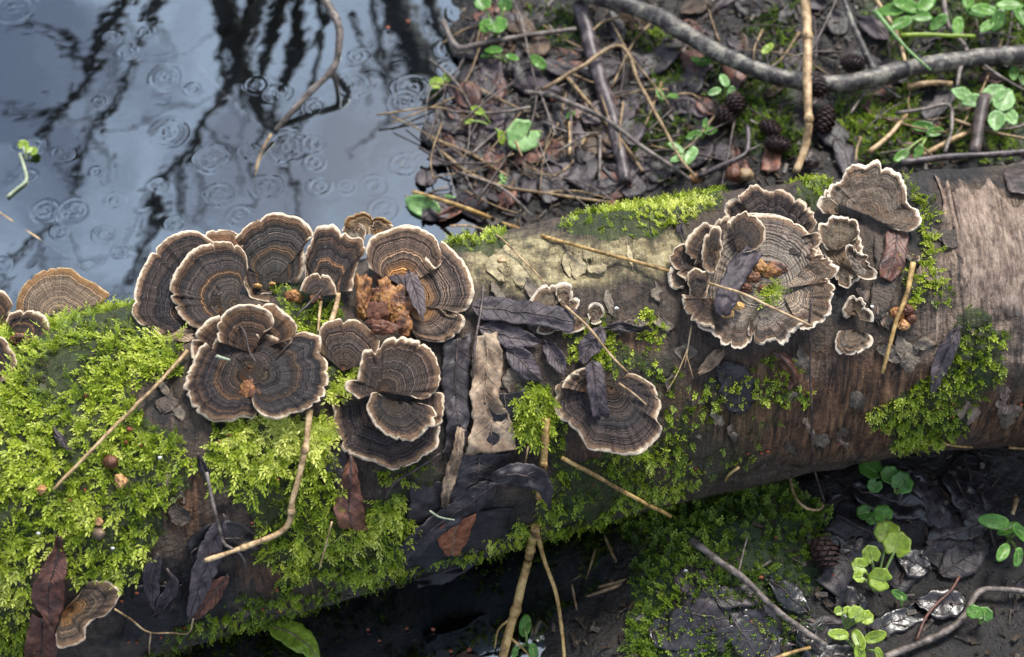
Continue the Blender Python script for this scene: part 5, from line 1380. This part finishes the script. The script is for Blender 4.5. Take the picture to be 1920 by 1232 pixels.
def seedling(label, root, leaves, shape, mat, hgt=14, group='green seedlings', stem='stem_green', notch=0.45, name='seedling'):
    Rt = hit(root[0], root[1], 'ground')[0][0]
    t = thing(name, label, 'plant', Rt, group)
    for i, (x, y, r) in enumerate(leaves):
        C = hit(x, y, 'ground')[0][0]
        C = C + tocam(C) * (hgt + random.uniform(-3, 4)) / 1000
        s = ((C - CAM) @ FWD) / FPX
        n = nrm(np.array([random.uniform(-0.3, 0.3), random.uniform(-0.55, 0.1), 1.0]))
        out = C - Rt
        out[2] = 0
        out = out + np.array([random.uniform(-.004, .004), random.uniform(-.004, .004), 0])
        V, F = leaf_patch(C, n, nrm(out), r * s, shape, notch, 0.15, random.random() * 50)
        lf = part('leaf', V, F, MAT[mat], t)
        e2 = nrm(nrm(out) - n * (nrm(out) @ n))
        q = np.stack([C - e2 * r * s * 0.4, C + e2 * r * s * 0.1, C + e2 * r * s * 0.8]) + n * 0.0005
        V, F = tube(crom(q, 6), np.linspace(0.00025, 0.0001, 6), 5)
        part('midvein', V, F, MAT['stem_green'], lf)
        mid = (Rt + C) / 2 + np.array([0, 0, 0.003])
        q = crom(np.stack([Rt, mid, C - e2 * r * s * 0.3]), 9)
        V, F = tube(q, 0.0008, 6)
        part('stem', V, F, MAT[stem], t)
    return t

seedling('large round notched green leaf on a short stalk above the wet bank', (1020, 248), [(980, 256, 32)], 'round', 'leaf_mint', 14)
seedling('yellow-green sprout left of the large round notched leaf', (925, 240), [(896, 208, 13), (878, 228, 9), (940, 258, 12)], 'oval', 'leaf_lime', 12)
seedling('yellowish sprout at the very edge of the pond', (830, 165), [(818, 157, 14), (838, 146, 9)], 'round', 'leaf_lime', 8)
seedling('cluster of round leaves at the top edge by the pond', (930, 70), [(905, 8, 16), (948, 10, 14), (930, 48, 22), (912, 50, 14)], 'round', 'leaf_green', 22)
seedling('long stalked leaf pair below the top edge cluster', (950, 120), [(926, 95, 16), (960, 108, 12), (912, 105, 9)], 'oval', 'leaf_green', 12)
seedling('single heart-shaped leaf left of the purple-brown branch', (1020, 140), [(1010, 117, 17)], 'oval', 'leaf_green', 10)
seedling('tiny upright leaf on the bank above the upright straw', (1070, 228), [(1070, 215, 9)], 'oval', 'leaf_green', 8)
seedling('small pale sprout lying across the wet straws', (950, 345), [(948, 335, 12), (940, 345, 9)], 'oval', 'leaf_mint', 6)
seedling('single oval leaf lit bright against the dark bank, left of the cane', (1446, 105), [(1439, 92, 13)], 'oval', 'leaf_lime', 16)
seedling('three-leaved seedling above the alder cones', (1358, 190), [(1358, 152, 14), (1340, 172, 12), (1370, 174, 12)], 'oval', 'leaf_mint', 20)
seedling('small seedling near the left part of the big branch', (1312, 130), [(1320, 115, 14), (1306, 112, 9)], 'oval', 'leaf_green', 10)
seedling('pale two-leaved seedling by the foot of the bent straw', (1290, 318), [(1268, 278, 15), (1296, 292, 18), (1270, 298, 12)], 'oval', 'leaf_mint', 18)
seedling('little sprout right of the bent straw', (1238, 195), [(1238, 178, 11), (1262, 180, 9)], 'oval', 'leaf_green', 10)
seedling('low leaves left of the curved cone branchlet', (1316, 262), [(1302, 254, 14), (1332, 246, 14), (1322, 232, 9)], 'oval', 'leaf_green', 10)
GN = 'leafy plants at the top right'
seedling('leafy plant at the top edge just right of the twin grass blades', (1700, 75), [(1672, 20, 22), (1700, 12, 24), (1722, 30, 22), (1690, 45, 20), (1735, 8, 22)], 'oval', 'leaf_green', 34, GN)
seedling('leafy plant at the top edge beside the zigzag twig', (1790, 60), [(1760, 42, 18), (1795, 50, 18), (1830, 22, 22), (1815, 0, 18)], 'oval', 'leaf_green', 30, GN)
seedling('leafy plant in the top right corner', (1870, 60), [(1845, 20, 22), (1870, 38, 20), (1892, 12, 22), (1912, 30, 18), (1850, 50, 16)], 'oval', 'leaf_green', 34, GN)
seedling('toothed nettle seedling behind the dark broken stub', (1850, 225), [(1806, 180, 20), (1826, 190, 18), (1862, 178, 24), (1880, 190, 26), (1890, 218, 20), (1868, 226, 20)], 'toothed', 'leaf_mint', 26, GN)
seedling('low green leaves under the angular twig', (1740, 255), [(1730, 238, 18), (1752, 248, 15), (1690, 292, 16), (1722, 286, 14)], 'oval', 'leaf_green', 10, GN)
seedling('small leaf at the right picture edge under the big branch', (1905, 145), [(1900, 138, 14), (1918, 150, 12)], 'oval', 'leaf_green', 12, GN)
seedling('pale leaf blade sunk at the pond edge under the long straw', (810, 395), [(795, 388, 32), (830, 380, 22)], 'oval', 'leaf_mint', 3, 'green seedlings')
GR = 'green plants in the wet hollow'
seedling('dark toothed leaf in shade just below the log', (1640, 920), [(1632, 880, 24), (1640, 910, 14)], 'round', 'leaf_green', 16, GR)
seedling('pair of bright scalloped leaves right of the shaded one', (1680, 930), [(1668, 890, 17), (1690, 905, 22)], 'round', 'leaf_green', 18, GR)
seedling('dull low leaves below the scalloped pair', (1645, 985), [(1622, 962, 16), (1655, 964, 18), (1634, 972, 12)], 'round', 'leaf_green', 12, GR)
seedling('tallest bright green plant with cupped leaves in the middle of the hollow', (1640, 1110), [(1664, 1000, 24), (1682, 1022, 26), (1632, 1040, 18), (1612, 1062, 16), (1650, 1086, 22), (1610, 1082, 12)], 'round', 'leaf_lime', 22, GR)
seedling('lone small leaf below the tallest plant', (1690, 1140), [(1686, 1116, 14)], 'oval', 'leaf_green', 14, GR)
seedling('plant with thin curved stalks at the bottom edge, rightmost sprigs lobed', (1585, 1180), [(1572, 1146, 9), (1606, 1152, 17), (1624, 1158, 14), (1590, 1146, 10)], 'round', 'leaf_lime', 22, GR)
seedling('four-leaved lime sprig at the bottom edge', (1605, 1220), [(1572, 1190, 18), (1610, 1200, 19), (1640, 1194, 19), (1612, 1228, 18), (1648, 1226, 12)], 'oval', 'leaf_lime', 20, GR)
seedling('half-lit plant at the right picture edge below the log', (1890, 1010), [(1864, 978, 24), (1892, 992, 20), (1914, 1000, 20), (1880, 1036, 18), (1908, 1044, 16)], 'oval', 'leaf_green', 18, GR)
seedling('small bright pair beside the mossy forked stick', (1838, 1170), [(1826, 1148, 14), (1846, 1152, 15)], 'round', 'leaf_green', 14, GR)
seedling('two leaves floating on the dark pool behind the thick cane', (988, 1208), [(984, 1174, 19), (1000, 1222, 15), (966, 1222, 10)], 'oval', 'leaf_green', 8, 'plants in the pool')
sp = seedling('lone yellow-green sprout with white root drifting on the pond', (50, 300), [(44, 272, 10), (60, 284, 11)], 'round', 'leaf_lime', 3, 'plants on the pond', 'stem_white')
q = hit(np.array([38, 46, 50, 30, 14]), np.array([290, 315, 340, 358, 372]), 'ground')[0] + [0, 0, 0.001]
V, F = tube(crom(q, 16), 0.0011, 7)
part('root', V, F, M['stem_white'], sp)

# ------------------------------------------------------------------ moss carpets, clear of the fungi
P, N = log_points(250000)
m = moss_mask(P, MOSS)
px, py = proj(P + N * 0.004)
free = np.ones(len(P))
for poly in LOBE_PX:
    free[in_poly(px, py, poly)] = 0.0
m = m * free
patch = fbm(P[:, 0] * 28, P[:, 1] * 28, P[:, 2] * 28, 81, 3)
keep = RNG.random(len(P)) < m * np.clip(0.55 + 1.6 * patch, 0.03, 1)
P, N, m, px, py, patch = P[keep], N[keep], m[keep], px[keep], py[keep], patch[keep]
# long feathery moss on the left half, short crowded moss to the right and along the underside
fea = (px < 980) & (py < 1105 - 0.05 * px) & (py > 560) & (m > 0.7) & (RNG.random(len(P)) < 0.8)
i1 = np.where(fea)[0][:28500]
tint = 0.53 + 1.0 * patch[i1] + RNG.normal(0, 0.14, len(i1))
V, F, T = sprigs(P[i1], N[i1], 0.0036 + 0.0075 * RNG.random(len(i1))**1.6, dirs(P[i1], N[i1], 0.55, 0.45, 0.75), tint)
solo('moss', V, F, MAT['moss'], 'bright lime green feathery moss carpeting the left half of the log', 'moss', attrs={'tint': T}, smooth=False, kind='stuff', base=P[i1].mean(0))
i2 = np.where(~fea)[0]
i2 = i2[RNG.random(len(i2)) < 0.95][:34000]
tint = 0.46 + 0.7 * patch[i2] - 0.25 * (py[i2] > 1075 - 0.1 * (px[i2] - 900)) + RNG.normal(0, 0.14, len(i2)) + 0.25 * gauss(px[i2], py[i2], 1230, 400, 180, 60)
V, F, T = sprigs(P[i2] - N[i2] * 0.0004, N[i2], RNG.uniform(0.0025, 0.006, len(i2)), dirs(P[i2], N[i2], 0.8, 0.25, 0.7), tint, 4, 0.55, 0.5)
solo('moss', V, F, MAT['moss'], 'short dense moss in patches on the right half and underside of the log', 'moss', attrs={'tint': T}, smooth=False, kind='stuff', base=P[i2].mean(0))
# moss on the bank
n = 90000
x, y = RNG.uniform(-0.1, 0.42, n), RNG.uniform(-0.2, 0.42, n)
z = terrain(x, y)
P = np.stack([x, y, z], -1)
m = moss_mask(P, GMOSS)
k = RNG.random(n) < m * np.clip(0.6 + fbm(x * 30, y * 30, 0, 91, 3), 0.05, 1)
P = P[k]
N = np.tile([0, 0, 1.0], (len(P), 1))
pxx, pyy = proj(P)
patch = fbm(P[:, 0] * 30, P[:, 1] * 30, 0, 93, 3)
V, F, T = sprigs(P, N, RNG.uniform(0.003, 0.007, len(P)), dirs(P, N, 0.7, 0.1, 0.8), 0.42 + 0.6 * patch + RNG.normal(0, 0.16, len(P)), 4, 0.55, 0.5)
solo('moss', V, F, MAT['moss_dark'], 'dark green moss covering the low mound and bank around the log', 'moss', attrs={'tint': T}, smooth=False, kind='stuff', base=P.mean(0))

# ------------------------------------------------------------------ small round things and seeds
def bead(name, label, cat, c, rx, ry, h, mat, lift, group, mode='any', seed=1, rough=0.2):
    V, F, C = blob(None, name, c, rx, ry, h, mat, lift, rough, seed, mode)
    return solo(name, V, F, mat, label, cat, group, C)
bead('round_nut', 'orange-brown round nut on the bank behind the mossy crest', 'nut', (1376, 326), 15, 15, 5, M['brown_seed'], 12, None, 'ground')
bead('round_nut', 'olive round nut beside the orange-brown one', 'nut', (1397, 327), 15, 12, 4.5, M['wet_straw'], 10, None, 'ground')
bead('bud', 'reddish bud on the left end of the mossy crest', 'bud', (1152, 386), 12, 11, 4, M['brown_seed'], 3, None, 'log')
bead('bud', 'orange bud at the foot of the grey twig behind the log', 'bud', (1303, 334), 12, 9, 4, M['tan_seed'], 10, None, 'ground')
bead('bud', 'round dark brown bud sunk in the left moss', 'bud', (207, 866), 14, 13, 4, M['brown_seed'], 4, None, 'log')
bead('bud_scale', 'tan crumpled bud scale right below the dark bud', 'bud scale', (226, 903), 10, 13, 3, M['tan_seed'], 5, None, 'log', 5, 0.8)
bead('bud_scale', 'tan bud scale at the left below the pale straw', 'bud scale', (77, 919), 9, 8, 3, M['tan_seed'], 5, None, 'log', 6, 0.8)
bead('snail_shell', 'small brown banded shell low in the left moss', 'shell', (185, 1000), 12, 13, 4, M['leaf_brown'], 5, None, 'log', 7, 0.2)
bead('bud_scale', 'orange bud scale above the small banded shell', 'bud scale', (186, 978), 7, 8, 3, M['tan_seed'], 5, None, 'log', 8, 0.6)
bead('bark_bump', 'round tan bump on the bare yellowish bark', 'bump', (941, 489), 10, 7, 2.5, M['straw'], 0, None, 'log', 9, 0.3)
bead('dark_knot', 'dark round knob behind the crest by the foot of the cane', 'knob', (1518, 300), 18, 17, 6, M['dark_twig'], 10, None, 'ground', 10, 0.4)
sx = [(243, 805, 9, 6), (236, 829, 5, 5), (160, 742, 5, 5), (131, 938, 5, 5), (430, 816, 5, 4), (411, 828, 4, 4), (520, 901, 6, 6), (159, 919, 4, 5), (264, 835, 5, 4), (472, 981, 4, 4), (256, 1112, 6, 4), (228, 1128, 6, 4), (241, 1204, 4, 4), (257, 1205, 5, 4), (346, 1178, 5, 4), (302, 1195, 5, 5), (519, 1106, 5, 6), (492, 1143, 5, 4), (525, 1145, 8, 6), (845, 1064, 6, 7), (915, 1033, 5, 4), (1113, 908, 5, 5), (934, 622, 5, 5),
      (1304, 879, 5, 5), (1440, 847, 7, 4), (1428, 850, 5, 4), (1574, 832, 5, 4), (1651, 806, 5, 5), (1788, 758, 5, 4), (1786, 782, 5, 4), (1915, 759, 6, 5), (1760, 765, 5, 4), (1403, 851, 5, 4)]
GX_ = [(763, 1178, 5, 5), (812, 1180, 6, 5), (845, 1221, 6, 5), (880, 1218, 7, 7), (711, 1201, 5, 4), (1455, 1007, 6, 6), (1427, 1083, 6, 6), (1563, 1058, 6, 6), (1562, 1080, 6, 6), (1409, 1166, 5, 5), (1030, 160, 6, 5), (1000, 145, 6, 4), (1037, 186, 8, 5), (1163, 232, 7, 5), (1042, 126, 6, 5), (765, 40, 6, 6), (727, 52, 6, 5), (690, 1180, 5, 4)]
for i, (x, y, a, b) in enumerate(sx):
    bead('seed', 'tiny orange-red seed husk fallen ' + near(x, y, LML), 'seed', (x, y), a * 0.62, b * 0.62, 1.4, M['red_seed'], 3.5 if x < 700 else 1.0, 'red seed husks on the log', 'log', i, 0.5)
for i, (x, y, a, b) in enumerate(GX_):
    bead('seed', 'tiny orange-red seed husk lying ' + near(x, y, LML), 'seed', (x, y), a * 0.62, b * 0.62, 1.2, M['red_seed'], 3.0, 'red seed husks around the log', 'ground', i + 50, 0.5)
for i, (x, y) in enumerate([(211, 1028), (72, 1000), (612, 1022), (300, 858), (1156, 578), (1635, 575), (1286, 1070)]):
    bead('fleck', 'tiny white fleck lying ' + near(x, y, LML), 'fleck', (x, y), 3.4, 2.6, 0.8, M['snow'], 4, 'white flecks', 'any', i + 90, 0.7)

# moss sprig in the bowl of the rosette, and the tall yellow-green tuft by the straw
def tuft(label, c, rx, ry, n, lift, L0, L1, tint):
    th, rr = RNG.uniform(0, 2 * PI, n), np.sqrt(RNG.random(n))
    x, y = c[0] + rx * rr * np.cos(th), c[1] + ry * rr * np.sin(th)
    P, N = hit(x, y, 'log')
    P = P + tocam(P) * lift / 1000
    V, F, T = sprigs(P, N, RNG.uniform(L0, L1, n), dirs(P, N, 0.6, 0.6, 0.7), tint + RNG.normal(0, 0.12, n), 6, 0.35, 0.36)
    solo('moss', V, F, MAT['moss'], label, 'moss', attrs={'tint': T}, smooth=False, kind='stuff', base=P.mean(0))
tuft('sprig of green moss growing in the bowl of the ruffled rosette', (1444, 545), 26, 18, 44, 12, 0.003, 0.008, 0.62)
tuft('yellow-green stringy moss tuft around the broken hollow straw', (1000, 770), 34, 52, 210, 2, 0.004, 0.010, 0.52)

# ------------------------------------------------------------------ bare trees over the pond: seen only mirrored in the water
def mirror_pt(px, py, h):
    wp = on_plane(np.array(px, float), np.array(py, float), 0.0)
    d = nrm(wp - CAM)
    d[2] = -d[2]
    return wp + d * (h / d[2])
def stem_thing(label, pix, hs, rs, name='bare_tree', cat='tree', group='bare trees over the pond', twigs=(), root=True):
    rs = [r_ * 0.62 for r_ in rs]
    q = np.array([mirror_pt(x, y, h) for (x, y), h in zip(pix, hs)])
    if root:
        d = q[0] - q[1]
        d[2] = min(d[2], -0.5 * np.linalg.norm(d[:2]))
        b = q[0] + d * (q[0][2] + 0.1) / -d[2]
        q = np.vstack([b, q])
        rs = [rs[0] * 1.5] + list(rs)
    n = 30
    C = crom(np.hstack([q, np.array(rs)[:, None]]), n)
    t = thing(name, label, cat, q[0], group)
    V, F = tube(C[:, :3], C[:, 3], 10)
    part('trunk', V, F, MAT['tree'], t)
    twigs = list(twigs)
    for _ in range(9):
        a_ = random.randrange(len(pix) - 1)
        f_ = random.random()
        sx_ = pix[a_][0] * (1 - f_) + pix[a_ + 1][0] * f_
        sy_ = pix[a_][1] * (1 - f_) + pix[a_ + 1][1] * f_
        sh_ = hs[a_] * (1 - f_) + hs[a_ + 1] * f_
        an, ln = random.uniform(0.5, 2.9), random.uniform(70, 230)
        bend = random.uniform(-0.7, 0.7)
        tp_, h_ = [], []
        for m_ in range(5):
            tp_.append((sx_ + ln * m_ / 4 * math.cos(an + bend * m_ / 4), sy_ + ln * m_ / 4 * math.sin(an + bend * m_ / 4)))
            h_.append(sh_ + 0.04 * m_ * sh_ * ln / 200)
        if all(y_ < 600 and x_ < 860 for x_, y_ in tp_):
            twigs.append((tp_, h_, 0.0032 * sh_ * random.uniform(0.5, 1.3)))
    for tp, th_, tr in twigs:
        qq = np.array([mirror_pt(x, y, h) for (x, y), h in zip(tp, th_)])
        Cq = crom(qq, 16)
        V, F = tube(Cq, np.linspace(tr, tr * 0.4, 16) * 0.7, 7)
        part('limb', V, F, MAT['tree'], t)
    return t
stem_thing('slim leaning tree whose sharp dark reflection crosses the left of the pond', [(292, 15), (240, 115), (185, 230), (140, 325), (80, 420), (0, 530)], [2.2, 2.5, 2.8, 3.1, 3.4, 3.8], [.022, .021, .020, .018, .016, .013], twigs=[([(185, 245), (230, 240), (290, 205), (330, 170)], [2.8, 2.8, 2.7, 2.6], .008)])
stem_thing('blurred leaning tree mirrored at the far left of the pond', [(250, -5), (165, 120), (95, 235), (60, 300)], [4.0, 4.6, 5.2, 5.6], [.055, .05, .045, .03], twigs=[([(165, 120), (90, 60), (20, 50)], [4.6, 4.4, 4.2], .03), ([(130, 180), (60, 210), (0, 215)], [4.8, 4.8, 4.8], .03)])
stem_thing('leaning tree mirrored between the left ripples and the fungi', [(395, 215), (350, 310), (310, 365), (280, 440), (230, 540)], [2.0, 2.3, 2.5, 2.8, 3.2], [.024, .022, .021, .018, .014], twigs=[([(350, 310), (342, 380), (330, 430)], [2.3, 2.5, 2.7], .012), ([(380, 240), (385, 330), (375, 400)], [2.1, 2.3, 2.5], .012)])
stem_thing('many-stemmed dark shrub mirrored in the middle of the pond', [(400, -20), (440, 70), (470, 160), (505, 245)], [1.2, 1.35, 1.5, 1.7], [.035, .03, .026, .018],
           twigs=[([(540, -20), (500, 80), (480, 160), (500, 250)], [1.2, 1.3, 1.5, 1.7], .022), ([(565, -20), (545, 90), (525, 180), (515, 250)], [1.2, 1.3, 1.5, 1.7], .022), ([(620, 20), (560, 100), (535, 150)], [1.2, 1.3, 1.4], .012), ([(470, 0), (450, 120), (460, 200)], [1.2, 1.3, 1.5], .016), ([(600, -10), (590, 120), (560, 220), (540, 300)], [1.2, 1.4, 1.6, 1.8], .014), ([(500, 245), (478, 320), (470, 430)], [1.7, 1.9, 2.1], .012), ([(510, 245), (545, 350), (540, 420)], [1.7, 1.9, 2.1], .012), ([(430, 60), (410, 160), (395, 250)], [1.3, 1.5, 1.7], .012)])
stem_thing('dark tree mirrored along the bank edge of the pond', [(735, -30), (770, 60), (800, 150), (830, 230)], [1.6, 1.9, 2.2, 2.5], [.06, .055, .04, .02], twigs=[([(700, -10), (720, 90), (738, 190), (700, 260), (660, 290)], [1.5, 1.7, 2.0, 2.2, 2.4], .013), ([(800, -20), (820, 80), (850, 160)], [1.6, 1.9, 2.2], .03), ([(660, 20), (700, 120), (690, 200)], [1.6, 1.8, 2.0], .010)])

# fine forest litter on the bank: crumbs nobody could count
n = 14000
x, y = RNG.uniform(-0.1, 0.6, n), RNG.uniform(-0.25, 0.55, n)
P = np.stack([x, y, terrain(x, y)], -1)
ok = (P[:, 2] > 0.0005) & (sdf(P) > 0) & ((y > 0.1) | (RNG.random(n) < 0.35))
P = P[ok]
n = len(P)
P[:, 2] += RNG.uniform(0.0002, 0.003, n)
a = nrm(RNG.normal(size=(n, 3)) * [1, 1, 0.35])
b = nrm(np.cross(a, nrm(RNG.normal(size=(n, 3)) * [0.5, 0.5, 1])))
l, wd = RNG.uniform(0.0008, 0.0048, n)[:, None], RNG.uniform(0.0004, 0.0016, n)[:, None]
c = np.cross(a, b) * 0.0003
V = np.stack([P - a * l - b * wd + c, P - a * l + b * wd + c, P + a * l + b * wd * 0.7 + c, P + a * l - b * wd * 0.7 + c, P - a * l - b * wd - c, P - a * l + b * wd - c, P + a * l + b * wd * 0.7 - c, P + a * l - b * wd * 0.7 - c], 1).reshape(-1, 3)
q = np.array([[0, 1, 2, 3], [7, 6, 5, 4], [0, 4, 5, 1], [1, 5, 6, 2], [2, 6, 7, 3], [3, 7, 4, 0]])
F = (np.arange(n)[:, None, None] * 8 + q[None]).reshape(-1, 4)
k = NT('litter_crumbs')
cc = k.ramp(k.noise(k.pos(), 500, 3, 0.7), [(0.32, (0.008, 0.007, 0.007)), (0.48, (0.03, 0.022, 0.016)), (0.58, (0.055, 0.037, 0.022)), (0.68, (0.13, 0.09, 0.05))])
solo('litter', V, F, k.fin(cc, 0.5, 0.4), 'crumbs of bark, leaf and straw littering the muddy bank', 'litter', smooth=False, kind='stuff', base=P.mean(0))
